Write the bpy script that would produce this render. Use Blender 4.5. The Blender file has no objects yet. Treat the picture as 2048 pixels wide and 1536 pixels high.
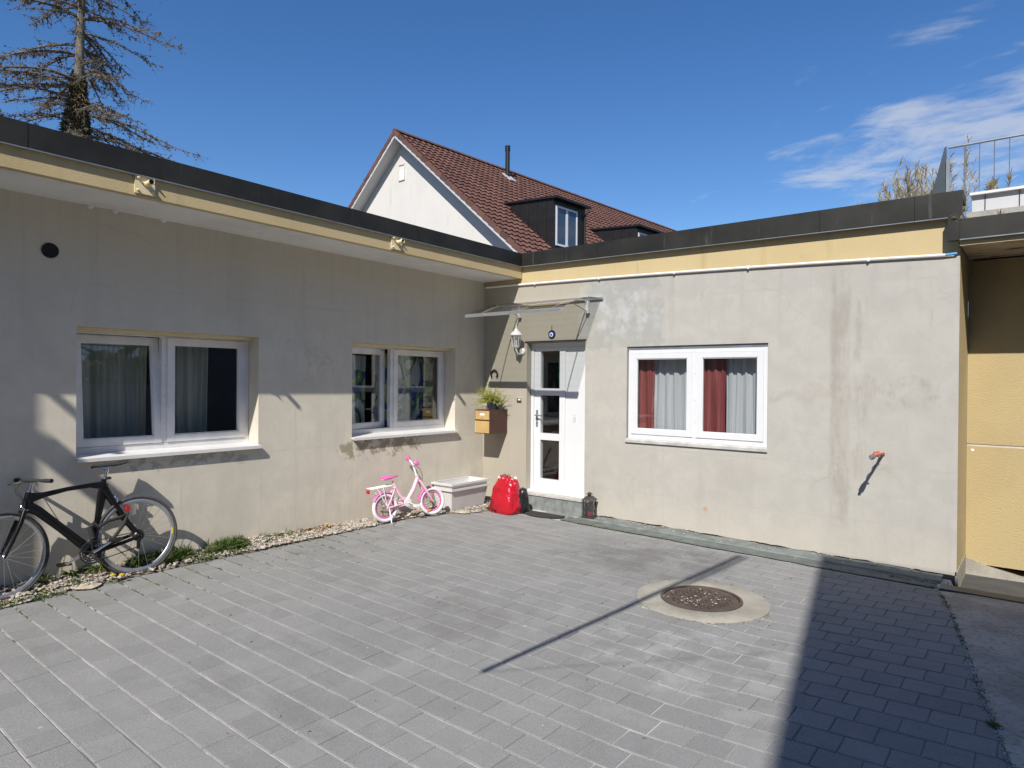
import bpy, math, random
from mathutils import Vector, Matrix, noise as mnoise
R = math.radians
rnd = random.Random(7)
sc = bpy.context.scene
COL = sc.collection

# ------------------------------------------------------------------ camera
cam_d = bpy.data.cameras.new('camera'); cam = bpy.data.objects.new('camera', cam_d); COL.objects.link(cam)
CAM = Vector((6.236, -7.129, 1.68))
yaw, pit, rol = R(38.748), R(-0.291), R(0.4598)
F = Vector((-math.sin(yaw)*math.cos(pit), math.cos(yaw)*math.cos(pit), math.sin(pit)))
RT = Vector((math.cos(yaw), math.sin(yaw), 0)); UP = RT.cross(F)
RT, UP = RT*math.cos(rol)+UP*math.sin(rol), UP*math.cos(rol)-RT*math.sin(rol)
cam.matrix_world = Matrix(((RT.x, UP.x, -F.x, CAM.x), (RT.y, UP.y, -F.y, CAM.y), (RT.z, UP.z, -F.z, CAM.z), (0, 0, 0, 1)))
cam_d.sensor_width = 36; cam_d.lens = 36*1326/2048; cam_d.clip_end = 2000; cam_d.clip_start = 0.05
sc.camera = cam
sc.render.resolution_x, sc.render.resolution_y = 1024, 768

# ------------------------------------------------------------------ light
SUN = Vector((-0.42, 1.0, -1.0)).normalized()          # direction the light travels
EL = math.asin(-SUN.z); AZ = math.atan2(-SUN.x, -SUN.y)
sl = bpy.data.lights.new('sun', 'SUN'); so = bpy.data.objects.new('sun', sl); COL.objects.link(so)
sl.energy = 5.0; sl.angle = R(0.45); sl.color = (1.0, 0.955, 0.89)
so.location = (10, -20, 20); so.rotation_euler = SUN.to_track_quat('-Z', 'Y').to_euler()
w = bpy.data.worlds.new('World'); sc.world = w; w.use_nodes = True
nt = w.node_tree; nt.nodes.clear()
def wn(t, **k):
    n = nt.nodes.new(t)
    for a, b in k.items(): setattr(n, a, b)
    return n
sky = wn('ShaderNodeTexSky', sky_type='NISHITA', sun_disc=False, sun_elevation=EL, sun_rotation=AZ,
         altitude=450, air_density=1.0, dust_density=0.12, ozone_density=2.6)
bg = wn('ShaderNodeBackground'); out = wn('ShaderNodeOutputWorld')
bg.inputs['Strength'].default_value = 0.095
# thin broken cloud, denser towards the east (+X): noise laid on a flat cloud layer above the place
tc = wn('ShaderNodeTexCoord'); sep = wn('ShaderNodeSeparateXYZ'); nt.links.new(tc.outputs['Generated'], sep.inputs[0])
def wm(op, a, b=None, clamp=False):
    n = wn('ShaderNodeMath', operation=op, use_clamp=clamp)
    for i, v in enumerate((a, b)):
        if v is None: continue
        if isinstance(v, (int, float)): n.inputs[i].default_value = v
        else: nt.links.new(v, n.inputs[i])
    return n.outputs[0]
zz = wm('ADD', wm('MAXIMUM', sep.outputs['Z'], 0.0), 0.12)
cx = wm('DIVIDE', sep.outputs['X'], zz); cy = wm('DIVIDE', sep.outputs['Y'], zz)
comb = wn('ShaderNodeCombineXYZ'); nt.links.new(cx, comb.inputs[0]); nt.links.new(cy, comb.inputs[1])
mp = wn('ShaderNodeMapping'); nt.links.new(comb.outputs[0], mp.inputs[0])
mp.inputs['Rotation'].default_value = (0, 0, R(35)); mp.inputs['Scale'].default_value = (0.85, 1.45, 1); mp.inputs['Location'].default_value = (3.3, 15.1, 0)
n1 = wn('ShaderNodeTexNoise'); nt.links.new(mp.outputs[0], n1.inputs['Vector'])
n1.inputs['Scale'].default_value = 2.7; n1.inputs['Detail'].default_value = 7; n1.inputs['Roughness'].default_value = 0.62; n1.inputs['Distortion'].default_value = 0.25
cov = wn('ShaderNodeMapRange', interpolation_type='SMOOTHSTEP'); nt.links.new(sep.outputs['X'], cov.inputs[0])
cov.inputs[1].default_value = -0.52; cov.inputs[2].default_value = -0.10; cov.inputs[3].default_value = -0.16; cov.inputs[4].default_value = 0.12
hi = wn('ShaderNodeMapRange', interpolation_type='SMOOTHSTEP'); nt.links.new(sep.outputs['Z'], hi.inputs[0])
hi.inputs[1].default_value = 0.29; hi.inputs[2].default_value = 0.48; hi.inputs[3].default_value = 0.0; hi.inputs[4].default_value = -0.15
cl = wm('ADD', wm('ADD', n1.outputs['Fac'], cov.outputs[0]), hi.outputs[0])
mk = wn('ShaderNodeMapRange', interpolation_type='SMOOTHSTEP'); nt.links.new(cl, mk.inputs[0])
mk.inputs[1].default_value = 0.53; mk.inputs[2].default_value = 0.74; mk.inputs[3].default_value = 0.0; mk.inputs[4].default_value = 0.62
mx = wn('ShaderNodeMix', data_type='RGBA'); nt.links.new(mk.outputs[0], mx.inputs[0])
hs_ = wn('ShaderNodeHueSaturation'); hs_.inputs['Hue'].default_value = 0.507; hs_.inputs['Saturation'].default_value = 1.26; hs_.inputs['Value'].default_value = 1.16; nt.links.new(sky.outputs[0], hs_.inputs['Color']); nt.links.new(hs_.outputs[0], mx.inputs[6]); mx.inputs[7].default_value = (5.6, 5.9, 6.6, 1)
nt.links.new(mx.outputs[2], bg.inputs[0]); nt.links.new(bg.outputs[0], out.inputs[0])
sc.view_settings.view_transform = 'Standard'; sc.view_settings.look = 'None'
sc.view_settings.exposure = 0.27; sc.view_settings.gamma = 1.0

# ------------------------------------------------------------------ materials
class Mt:
    def __init__(s, name):
        s.m = bpy.data.materials.new(name); s.m.use_nodes = True; s.t = s.m.node_tree; s.t.nodes.clear()
        s.out = s.t.nodes.new('ShaderNodeOutputMaterial')
    def n(s, t, **k):
        o = s.t.nodes.new(t)
        for a, b in k.items(): setattr(o, a, b)
        return o
    def put(s, v, sock):
        if isinstance(v, bpy.types.NodeSocket): s.t.links.new(v, sock)
        elif isinstance(v, (tuple, list)) and len(v) == 3 and sock.type == 'RGBA': sock.default_value = (*v, 1)
        elif v is not None: sock.default_value = v
    def pos(s): return s.n('ShaderNodeNewGeometry').outputs['Position']
    def obj(s): return s.n('ShaderNodeTexCoord').outputs['Object']
    def map(s, vec, scale=(1, 1, 1), loc=(0, 0, 0), rot=(0, 0, 0)):
        o = s.n('ShaderNodeMapping'); s.put(vec, o.inputs[0]); o.inputs['Scale'].default_value = scale
        o.inputs['Location'].default_value = loc; o.inputs['Rotation'].default_value = rot; return o.outputs[0]
    def noise(s, vec, scale, detail=4, rough=.55, dist=0):
        o = s.n('ShaderNodeTexNoise'); s.put(vec, o.inputs['Vector']); o.inputs['Scale'].default_value = scale
        o.inputs['Detail'].default_value = detail; o.inputs['Roughness'].default_value = rough; o.inputs['Distortion'].default_value = dist
        return o.outputs['Fac']
    def vor(s, vec, scale, feat='F1', outp='Distance', rand=1):
        o = s.n('ShaderNodeTexVoronoi', feature=feat); s.put(vec, o.inputs['Vector']); o.inputs['Scale'].default_value = scale
        o.inputs['Randomness'].default_value = rand; return o.outputs[outp]
    def math(s, op, a, b=None, clamp=False):
        o = s.n('ShaderNodeMath', operation=op, use_clamp=clamp); s.put(a, o.inputs[0])
        if b is not None: s.put(b, o.inputs[1])
        return o.outputs[0]
    def rng(s, v, a, b, c=0., d=1., smooth=True):
        o = s.n('ShaderNodeMapRange', interpolation_type='SMOOTHSTEP' if smooth else 'LINEAR'); s.put(v, o.inputs[0])
        for i, q in enumerate((a, b, c, d)): o.inputs[i+1].default_value = q
        return o.outputs[0]
    def mix(s, f, a, b, blend='MIX'):
        o = s.n('ShaderNodeMix', data_type='RGBA', blend_type=blend); s.put(f, o.inputs[0]); s.put(a, o.inputs[6]); s.put(b, o.inputs[7]); return o.outputs[2]
    def xyz(s, vec):
        o = s.n('ShaderNodeSeparateXYZ'); s.put(vec, o.inputs[0]); return o.outputs
    def box(s, a, b, a0, a1, b0, b1, soft):
        m = s.math('MULTIPLY', s.rng(a, a0-soft, a0+soft), s.rng(a, a1-soft, a1+soft, 1., 0.))
        m = s.math('MULTIPLY', m, s.math('MULTIPLY', s.rng(b, b0-soft, b0+soft), s.rng(b, b1-soft, b1+soft, 1., 0.))); return m
    def bsdf(s, col, rough=.8, bump=None, bs=.2, bd=.01, **k):
        p = s.n('ShaderNodeBsdfPrincipled'); s.put(col, p.inputs['Base Color']); s.put(rough, p.inputs['Roughness'])
        for a, b in k.items(): s.put(b, p.inputs[a.replace('_', ' ')])
        if bump is not None:
            bn = s.n('ShaderNodeBump'); bn.inputs['Strength'].default_value = bs; bn.inputs['Distance'].default_value = bd
            s.put(bump, bn.inputs['Height']); s.t.links.new(bn.outputs[0], p.inputs['Normal'])
        s.t.links.new(p.outputs[0], s.out.inputs[0]); s.p = p; return s.m

MATS = {}
def simple(name, col, rough=.6, var=.12, scale=14, bump=.0, **k):
    s = Mt(name); o = s.obj(); nz = s.noise(o, scale, 5)
    c = s.mix(s.rng(nz, .3, .7), tuple(x*(1-var) for x in col), tuple(min(1, x*(1+var)) for x in col))
    MATS[name] = s.bsdf(c, rough, nz if bump else None, bump, .004, **k); return MATS[name]

def plaster(name, base, dark, kind):
    s = Mt(name); P = s.pos(); X = s.xyz(P)
    h = X[1] if kind == 'A' else X[0]
    big = s.noise(P, .9, 5, .6); mid = s.noise(P, 4.2, 6, .62, .6); fine = s.noise(P, 60, 3)
    streak = s.noise(s.map(P, (7, 7, .7)), 1.0, 4, .6)
    wob = s.math('MULTIPLY', s.math('SUBTRACT', s.noise(P, 5, 5, .65, .4), .5), .55)
    hw = s.math('ADD', h, wob); zw = s.math('ADD', X[2], wob)
    c = s.mix(s.rng(mid, .34, .70), tuple(x*.94 for x in base), tuple(x*1.035 for x in base))
    c = s.mix(s.math('MULTIPLY', s.rng(big, .48, .75), .38), c, dark)
    c = s.mix(s.math('MULTIPLY', s.rng(streak, .52, .74), .26), c, dark)
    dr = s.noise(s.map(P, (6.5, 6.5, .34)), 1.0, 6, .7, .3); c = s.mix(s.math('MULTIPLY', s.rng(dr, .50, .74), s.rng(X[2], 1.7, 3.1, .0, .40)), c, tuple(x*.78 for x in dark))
    dr = s.noise(s.map(P, (8, 8, .6), loc=(3, 1, 0)), 1.0, 6, .7, .3); c = s.mix(s.math('MULTIPLY', s.rng(dr, .50, .72), s.rng(X[2], .15, 1.0, .32, .0)), c, tuple(x*.85 for x in dark))
    # trowel joints: thin vertical and horizontal lines where the render was laid in strips
    for a, p in (((h, -3.05), (h, -4.25), (h, -1.62), (X[2], 2.46), (X[2], .93)) if kind == 'A' else ((h, 4.59), (h, 4.74), (h, 2.78), (X[2], 2.66), (X[2], .35), (X[2], .88))):
        d = s.math('ABSOLUTE', s.math('SUBTRACT', s.math('ADD', a, s.math('MULTIPLY', wob, .06)), p))
        c = s.mix(s.math('MULTIPLY', s.rng(d, .004, .022, 1, 0), s.rng(mid, .42, .66, .0, .38)), c, dark)
    if kind == 'B':
        wet = s.box(hw, zw, 1.72, 2.74, 2.08, 3.3, .03)
        wet = s.math('MULTIPLY', wet, s.rng(s.noise(P, 3.1, 4, .6, .8), .38, .55, .25, 1.))
        c = s.mix(s.math('MULTIPLY', wet, .62), c, (.30, .31, .29))
        pale = s.box(hw, zw, 1.86, 2.66, 2.25, 2.78, .10)
        c = s.mix(s.math('MULTIPLY', pale, s.rng(s.noise(P, 6, 5, .6), .42, .62, 0, .55)), c, (.52, .53, .53))
        tan = s.box(hw, X[2], -.4, 1.66, -.1, 3.1, .10)                      # older tan render round the door
        c = s.mix(s.math('MULTIPLY', tan, .72), c, (.365, .325, .25))
        sm = s.box(hw, zw, 4.62, 5.6, 1.50, 1.72, .07)
        c = s.mix(s.math('MULTIPLY', sm, s.rng(s.noise(s.map(P, (5, 5, 3)), 1.6, 5, .7, .8), .42, .68, 0, .55)), c, (.29, .26, .23))
        vb = s.box(s.math('ADD', h, s.math('MULTIPLY', wob, .25)), X[2], 4.58, 4.74, .25, 2.82, .03)
        c = s.mix(s.math('MULTIPLY', vb, s.rng(s.noise(s.map(P, (4, 4, 1.3)), 1.5, 5, .65), .38, .62, .1, .7)), c, (.30, .275, .235))
        vb = s.box(s.math('ADD', h, s.math('MULTIPLY', wob, .2)), X[2], 4.80, 4.90, .75, 2.5, .03); c = s.mix(s.math('MULTIPLY', vb, s.rng(s.noise(s.map(P, (4, 4, 1.1)), 1.7, 5, .65), .42, .62, 0, .6)), c, (.32, .285, .25))
        sm = s.box(hw, zw, 4.0, 4.6, 1.50, 1.60, .05)
        c = s.mix(s.math('MULTIPLY', sm, .35), c, (.33, .29, .255))
        scar = s.math('ADD', s.math('ABSOLUTE', s.math('SUBTRACT', X[0], 3.30)), s.math('ABSOLUTE', s.math('SUBTRACT', X[2], .262)))
        c = s.mix(s.rng(s.math('ADD', scar, s.math('MULTIPLY', wob, .3)), .02, .055, .85, 0), c, (.42, .25, .15))
        low = s.rng(zw, .05, .42, .35, 0); c = s.mix(low, c, (.50, .455, .37))
    else:
        sm = s.box(hw, zw, -2.46, -1.22, .80, .985, .035)
        sm = s.math('MULTIPLY', sm, s.rng(s.noise(P, 9, 5, .65, .8), .44, .50))
        c = s.mix(sm, c, (.34, .295, .205))
        sm = s.box(hw, zw, -4.9, -3.55, .905, .965, .02)
        c = s.mix(s.math('MULTIPLY', sm, s.rng(s.noise(P, 7, 4), .45, .52, 0, .8)), c, (.36, .34, .31))
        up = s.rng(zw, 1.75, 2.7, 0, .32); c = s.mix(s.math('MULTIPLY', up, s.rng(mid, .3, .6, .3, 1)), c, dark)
        sm = s.box(hw, zw, -3.4, -2.35, 1.7, 2.2, .12)
        c = s.mix(s.math('MULTIPLY', sm, s.rng(s.noise(P, 5, 6, .7, 1), .52, .66, 0, .30)), c, tuple(x*.75 for x in dark))
        low = s.rng(zw, .1, .4, .25, 0); c = s.mix(low, c, tuple(x*.8 for x in base))
    wp = s.n('ShaderNodeVectorMath', operation='ADD'); s.put(P, wp.inputs[0]); nv = s.n('ShaderNodeTexNoise'); s.put(P, nv.inputs['Vector']); nv.inputs['Scale'].default_value = 2.2; nv.inputs['Detail'].default_value = 6
    sv = s.n('ShaderNodeVectorMath', operation='SCALE'); s.put(nv.outputs['Color'], sv.inputs[0]); sv.inputs['Scale'].default_value = .55; s.put(sv.outputs[0], wp.inputs[1])
    crk = s.rng(s.vor(wp.outputs[0], .62, 'DISTANCE_TO_EDGE'), .0, .006, 1, 0)
    c = s.mix(s.math('MULTIPLY', crk, s.rng(s.noise(P, 1.4, 3), .54, .64, 0, .22)), c, tuple(x*.55 for x in dark))
    tro = s.noise(s.map(P, (1, 1, 1), rot=(.5, .4, .7)), 22, 3, .7, 1.2); c = s.mix(s.rng(tro, .50, .78, 0, .16), c, tuple(x*.80 for x in dark))
    pit = s.rng(s.vor(P, 7.5), .0, .045, 1, 0)
    c = s.mix(s.math('MULTIPLY', pit, s.rng(big, .5, .6, 0, .55)), c, tuple(x*.4 for x in dark))
    hgt = s.math('ADD', s.math('MULTIPLY', mid, .8), s.math('MULTIPLY', fine, .12))
    MATS[name] = s.bsdf(c, .92, hgt, .16, .010)
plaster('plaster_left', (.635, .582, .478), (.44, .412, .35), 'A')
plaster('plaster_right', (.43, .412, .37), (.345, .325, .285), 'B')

def stucco(name, base, dark, bs=.5):
    s = Mt(name); P = s.pos()
    big = s.noise(P, 1.3, 5, .6); grain = s.noise(s.map(P, (1, 1, 1.7)), 75, 4, .7); st = s.noise(s.map(P, (5, 5, .6)), 1.2, 4)
    c = s.mix(s.math('MULTIPLY', s.rng(big, .42, .7), .55), base, dark)
    c = s.mix(s.math('MULTIPLY', s.rng(st, .58, .75), .4), c, tuple(x*.75 for x in dark))
    c = s.mix(s.math('MULTIPLY', s.rng(s.vor(P, 4.2), 0, .05, 1, 0), .5), c, (.75, .72, .65))
    MATS[name] = s.bsdf(c, .9, grain, bs, .012)
stucco('yellow_fascia', (.53, .42, .225), (.46, .355, .18), .3)
stucco('yellow_wall', (.47, .37, .19), (.41, .32, .165), .6)
stucco('soffit_paint', (.76, .75, .71), (.58, .56, .52), .1)
stucco('white_render', (.63, .60, .555), (.58, .555, .51), .2)
stucco('concrete_grey', (.36, .35, .325), (.25, .245, .23), .6)
stucco('block_render', (.45, .42, .38), (.38, .36, .33), .3)

def metal_sheet():
    s = Mt('dark_coping'); P = s.pos()
    a = s.noise(P, 2.3, 5, .6); d = s.noise(s.map(P, (16, 16, 1.2)), 1.0, 4, .6)
    c = s.mix(s.rng(a, .35, .7), (.018, .0175, .0135), (.034, .032, .025))
    c = s.mix(s.math('MULTIPLY', s.rng(d, .60, .74), .45), c, (.13, .125, .115))
    MATS['dark_coping'] = s.bsdf(c, .5, a, .12, .01, Metallic=.25)
metal_sheet()

def paver_mat(name, island):
    s = Mt(name); P = s.pos()
    rv = s.n('ShaderNodeNewGeometry').outputs['Random Per Island'] if island else s.n('ShaderNodeObjectInfo').outputs['Random']
    big = s.noise(P, .75, 5, .6); mid = s.noise(P, 4.5, 5, .6); sp = s.noise(P, 150, 3, .8); sp2 = s.noise(P, 260, 2)
    c = s.mix(rv, (.212, .210, .203), (.250, .246, .237))
    c = s.mix(s.math('MULTIPLY', s.rng(mid, .45, .75), .22), c, (.37, .365, .355))
    c = s.mix(s.math('MULTIPLY', s.rng(big, .55, .74), .38), c, (.15, .145, .138))
    X = s.xyz(P); w_ = s.math('MULTIPLY', s.math('SUBTRACT', mid, .5), .8)
    px = s.math('ADD', X[0], w_); py = s.math('ADD', X[1], w_)
    oil = s.box(px, py, 2.5, 3.9, -1.9, -.7, .35); c = s.mix(s.math('MULTIPLY', oil, s.rng(s.noise(P, 3, 4), .35, .6, .1, .6)), c, (.10, .095, .09))
    oil = s.box(px, py, 2.5, 3.3, -4.1, -3.2, .22); c = s.mix(s.math('MULTIPLY', oil, s.rng(s.noise(P, 4, 4), .4, .6, .05, .35)), c, (.12, .112, .10))
    trk = s.math('MULTIPLY', s.rng(s.noise(s.map(P, (.35, 2.2, 1), rot=(0, 0, .5)), 1.3, 5, .65), .54, .68), .33); c = s.mix(trk, c, (.13, .125, .115))
    moss = s.math('MULTIPLY', s.rng(X[0], .25, 1.1, 1, 0), s.rng(s.noise(P, 2.6, 5, .65), .48, .66)); c = s.mix(s.math('MULTIPLY', moss, .4), c, (.13, .135, .085))
    pale = s.box(px, py, 4.0, 5.2, -3.6, -2.5, .25); c = s.mix(s.math('MULTIPLY', pale, s.rng(mid, .45, .66, 0, .28)), c, (.44, .44, .43))
    c = s.mix(s.math('MULTIPLY', s.rng(sp, .50, .68), .62), c, (.10, .10, .10))
    c = s.mix(s.math('MULTIPLY', s.rng(sp2, .56, .72), .55), c, (.52, .52, .51))
    spot = s.rng(s.vor(P, 3.1), .0, .05, 1, 0); c = s.mix(s.math('MULTIPLY', spot, .6), c, (.58, .58, .57))
    MATS[name] = s.bsdf(c, .88, sp, .55, .004)
paver_mat('paver_stone', False); paver_mat('paver_stone_joined', True)

s = Mt('joint_sand'); P = s.pos(); a = s.noise(P, 5, 5, .6); g_ = s.noise(P, 260, 2)
c = s.mix(s.rng(a, .35, .65), (.38, .37, .35), (.60, .59, .56)); c = s.mix(s.math('MULTIPLY', s.rng(s.noise(P, 1.1, 4), .55, .68), .7), c, (.07, .075, .05))
MATS['joint_sand'] = s.bsdf(s.mix(s.math('MULTIPLY', s.rng(g_, .5, .7), .4), c, (.2, .19, .18)), .95, g_, .5, .004)
s = Mt('pad_concrete'); P = s.pos(); a = s.noise(P, 2.5, 6, .65); g_ = s.vor(s.map(P, (1, 1, 1)), 75); st = s.noise(P, 30, 4, .7)
c = s.mix(s.rng(a, .35, .68), (.34, .305, .25), (.52, .475, .40)); c = s.mix(s.rng(st, .5, .66, 0, .6), c, (.14, .13, .105)); c = s.mix(s.math('MULTIPLY', s.rng(g_, 0, .3, 1, 0), .5), c, (.48, .46, .42))
MATS['pad_concrete'] = s.bsdf(c, .92, st, .8, .02)
s = Mt('ring_concrete'); P = s.pos(); a = s.noise(P, 4, 5, .6); g_ = s.vor(P, 110); 
c = s.mix(s.rng(a, .35, .68), (.27, .25, .205), (.37, .345, .29)); c = s.mix(s.rng(g_, .05, .4, .5, 0), c, (.46, .44, .39)); c = s.mix(s.rng(s.noise(P, 150, 2), .55, .7, 0, .6), c, (.16, .14, .115))
MATS['ring_concrete'] = s.bsdf(c, .92, g_, .6, .006)
s = Mt('rust_iron'); P = s.pos(); a = s.noise(P, 9, 6, .65); b = s.noise(P, 120, 3)
c = s.mix(s.rng(a, .35, .68), (.085, .060, .048), (.135, .095, .075)); MATS['rust_iron'] = s.bsdf(s.mix(s.rng(b, .55, .7, 0, .5), c, (.20, .16, .13)), .62, b, .3, .003, Metallic=.35)
s = Mt('gravel_stone'); P = s.pos(); rv = s.n('ShaderNodeNewGeometry').outputs['Random Per Island']
cr = s.n('ShaderNodeValToRGB'); s.put(rv, cr.inputs[0]); e = cr.color_ramp; e.interpolation = 'LINEAR'
for i, (p, q) in enumerate(((0, (.20, .165, .125)), (.3, (.38, .33, .265)), (.55, (.48, .43, .35)), (.75, (.36, .34, .31)), (.9, (.56, .52, .45)), (1, (.40, .26, .17)))):
    el = e.elements[i] if i < 2 else e.elements.new(p)
    el.position = p; el.color = (*q, 1)
MATS['gravel_stone'] = s.bsdf(s.mix(s.rng(s.noise(P, 90, 3), .4, .7, 0, .4), cr.outputs[0], (.24, .21, .18)), .85)
s = Mt('gravel_earth'); P = s.pos(); a = s.noise(P, 14, 5, .6); c = s.mix(s.rng(a, .35, .65), (.11, .095, .07), (.27, .24, .19)); MATS['gravel_earth'] = s.bsdf(c, .95, s.noise(P, 70, 4), .8, .02)
def leafy(name, a, b, c3):
    s = Mt(name); rv = s.n('ShaderNodeNewGeometry').outputs['Random Per Island']
    c = s.mix(s.rng(rv, 0, .7, 0, 1, False), a, b); c = s.mix(s.rng(rv, .8, .95), c, c3)
    d = s.n('ShaderNodeBsdfPrincipled'); s.put(c, d.inputs['Base Color']); d.inputs['Roughness'].default_value = .55
    t = s.n('ShaderNodeBsdfTranslucent'); s.put(c, t.inputs[0]); m = s.n('ShaderNodeMixShader'); m.inputs[0].default_value = .3
    s.t.links.new(d.outputs[0], m.inputs[1]); s.t.links.new(t.outputs[0], m.inputs[2]); s.t.links.new(m.outputs[0], s.out.inputs[0]); MATS[name] = s.m
leafy('grass_leaf', (.045, .085, .018), (.09, .15, .03), (.20, .17, .07))
leafy('weed_leaf', (.06, .10, .025), (.11, .16, .04), (.20, .16, .06))
leafy('shrub_leaf', (.22, .27, .035), (.38, .40, .06), (.42, .38, .12))
leafy('reed_leaf', (.34, .27, .15), (.48, .40, .24), (.22, .22, .07))
leafy('ivy_leaf', (.05,.055,.018), (.13,.10,.05), (.22,.16,.09))
leafy('petal', (.75, .48, .02), (.80, .55, .03), (.8, .5, .02))
leafy('dry_leaf', (.22, .09, .03), (.30, .14, .05), (.36, .22, .10))
leafy('hedge_leaf', (.02, .045, .012), (.04, .08, .02), (.06, .09, .03))
leafy('twig_cone', (.13, .095, .055), (.22, .165, .10), (.30, .23, .14))
leafy('plaster_chip', (.55, .53, .48), (.7, .68, .62), (.62, .55, .4))
s = Mt('bark'); P = s.pos(); a = s.noise(s.map(P, (6, 6, 1.5)), 3, 5, .65); MATS['bark'] = s.bsdf(s.mix(s.rng(a, .35, .68), (.06, .05, .038), (.20, .175, .14)), .9, a, .6, .03)

def glass(name, tint, refl=1.0, rough=0.0, base=.05):
    s = Mt(name); fr = s.n('ShaderNodeFresnel'); s.put(s.rng(s.n('ShaderNodeNewGeometry').outputs['Backfacing'], 0, 1, 1.5, 1/1.5, False), fr.inputs[0])
    f = s.math('MULTIPLY', s.math('ADD', fr.outputs[0], base), refl, True)
    t = s.n('ShaderNodeBsdfTransparent'); s.put(tint, t.inputs[0]); g = s.n('ShaderNodeBsdfGlossy'); g.inputs['Roughness'].default_value = rough
    m = s.n('ShaderNodeMixShader'); s.put(f, m.inputs[0]); s.t.links.new(t.outputs[0], m.inputs[1]); s.t.links.new(g.outputs[0], m.inputs[2])
    s.t.links.new(m.outputs[0], s.out.inputs[0]); MATS[name] = s.m
glass('window_glass', (.93, .94, .94), 1.15, 0.0, .025)
glass('clear_acrylic', (.86, .87, .86), 1.0, .03)
glass('lamp_glass', (.85, .86, .86), 1.0, .05)

def cloth(name, cols, trans=.35, pattern=None):
    s = Mt(name); P = s.obj(); nz = s.noise(s.map(P, (14, 14, .6)), 1.5, 4, .6); c = s.mix(s.rng(nz, .35, .65), cols[0], cols[1])
    if pattern:
        v = s.vor(s.map(P, (1, 1, .55), rot=(.3, .2, .4)), 4.2, 'SMOOTH_F1', 'Color'); vx = s.xyz(v)
        k = s.noise(s.map(P, (1, 1, .6)), 3.2, 2, .4, 1.6)
        c = s.mix(s.rng(k, .40, .42), (.82, .84, .82), (.24, .40, .16)); c = s.mix(s.rng(k, .50, .52), c, (.08, .14, .34)); c = s.mix(s.rng(k, .58, .60), c, (.45, .55, .26))
        c = s.mix(s.rng(vx[0], .72, .75), c, (.60, .62, .62))
    d = s.n('ShaderNodeBsdfDiffuse'); s.put(c, d.inputs[0]); t = s.n('ShaderNodeBsdfTranslucent'); s.put(c, t.inputs[0])
    m = s.n('ShaderNodeMixShader'); m.inputs[0].default_value = trans; s.t.links.new(d.outputs[0], m.inputs[1]); s.t.links.new(t.outputs[0], m.inputs[2])
    s.t.links.new(m.outputs[0], s.out.inputs[0]); MATS[name] = s.m
cloth('sheer_white', ((.70, .73, .76), (.82, .84, .87))); cloth('sheer_green', ((.46, .50, .42), (.66, .69, .60)))
cloth('red_cloth', ((.26, .065, .065), (.40, .13, .12)), .2); cloth('pattern_cloth', ((.5, .5, .5), (.6, .6, .6)), .25, True)

simple('white_pvc', (.66, .67, .68), .35, .02, 5, Specular_IOR_Level=.4)
simple('old_white_pvc', (.70, .69, .68), .45, .07, 6)
simple('white_metal', (.68, .67, .655), .45, .05, 4); simple('aluminium', (.62, .64, .66), .35, .05, 6, Metallic=.8)
simple('grey_steel', (.24, .265, .28), .5, .15, 7, Metallic=.5); simple('blue_grey_sheet', (.045, .062, .075), .5, .15, 5, Metallic=.2)
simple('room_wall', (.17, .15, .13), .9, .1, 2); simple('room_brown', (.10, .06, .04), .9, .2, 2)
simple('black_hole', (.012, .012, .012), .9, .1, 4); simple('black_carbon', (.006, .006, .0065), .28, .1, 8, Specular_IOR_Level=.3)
simple('black_rubber', (.022, .022, .022), .8, .2, 40); simple('grey_rubber', (.06, .058, .055), .85, .2, 30)
simple('rim_silver', (.45, .45, .46), .35, .08, 20, Metallic=.75); simple('chrome', (.72, .73, .74), .18, .04, 20, Metallic=1.0)
simple('dark_steel', (.06, .06, .062), .4, .2, 30, Metallic=.8); simple('red_lamp', (.45, .02, .02), .25, .1, 8); simple('yellow_print', (.62, .52, .06), .5, .3, 90)
simple('pink_paint', (.80, .50, .60), .35, .05, 9, Coat_Weight=.3); simple('magenta', (.62, .13, .36), .45, .06, 9); simple('white_rubber', (.70, .70, .69), .75, .06, 40)
simple('white_paint', (.80, .78, .77), .4, .04, 9); simple('amber', (.8, .42, .02), .3, .05, 9)
simple('planter_plastic', (.60, .585, .57), .55, .05, 6); simple('felt', (.125, .14, .13), .9, .22, 9, .4); simple('felt_light', (.165, .18, .168), .9, .2, 9, .4)
simple('step_concrete', (.20, .215, .205), .85, .25, 10, .5); simple('stone_sill', (.44, .43, .41), .8, .15, 8, .3); simple('mailbox_brown', (.070, .030, .022), .35, .1, 5); simple('mailbox_gold', (.50, .33, .13), .5, .08, 6)
simple('paper_white', (.8, .8, .8), .7, .03, 9); simple('pot_black', (.03, .036, .045), .5, .15, 12); simple('iron_black', (.03, .027, .025), .6, .3, 20, Metallic=.5)
simple('eye_blue', (.012, .012, .10), .12, .05, 9); simple('eye_white', (.75, .8, .85), .2, .03, 9); simple('eye_light', (.15, .45, .75), .2, .03, 9)
simple('coir_black', (.028, .027, .027), .95, .3, 90, .6); simple('black_bag', (.012, .012, .013), .3, .2, 20, .3); simple('wood_cut', (.36, .24, .13), .85, .2, 14, .3)
simple('boulder', (.42, .36, .27), .9, .25, 18, .6); simple('lantern_metal', (.10, .085, .08), .45, .3, 20, Metallic=.7); simple('candle_red', (.42, .03, .09), .5, .1, 9)
simple('pipe_copper', (.32, .18, .11), .5, .2, 30, Metallic=.5); simple('red_cable', (.62, .12, .07), .5, .1, 9); simple('pvc_blue', (.10, .32, .55), .5, .1, 9)
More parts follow.
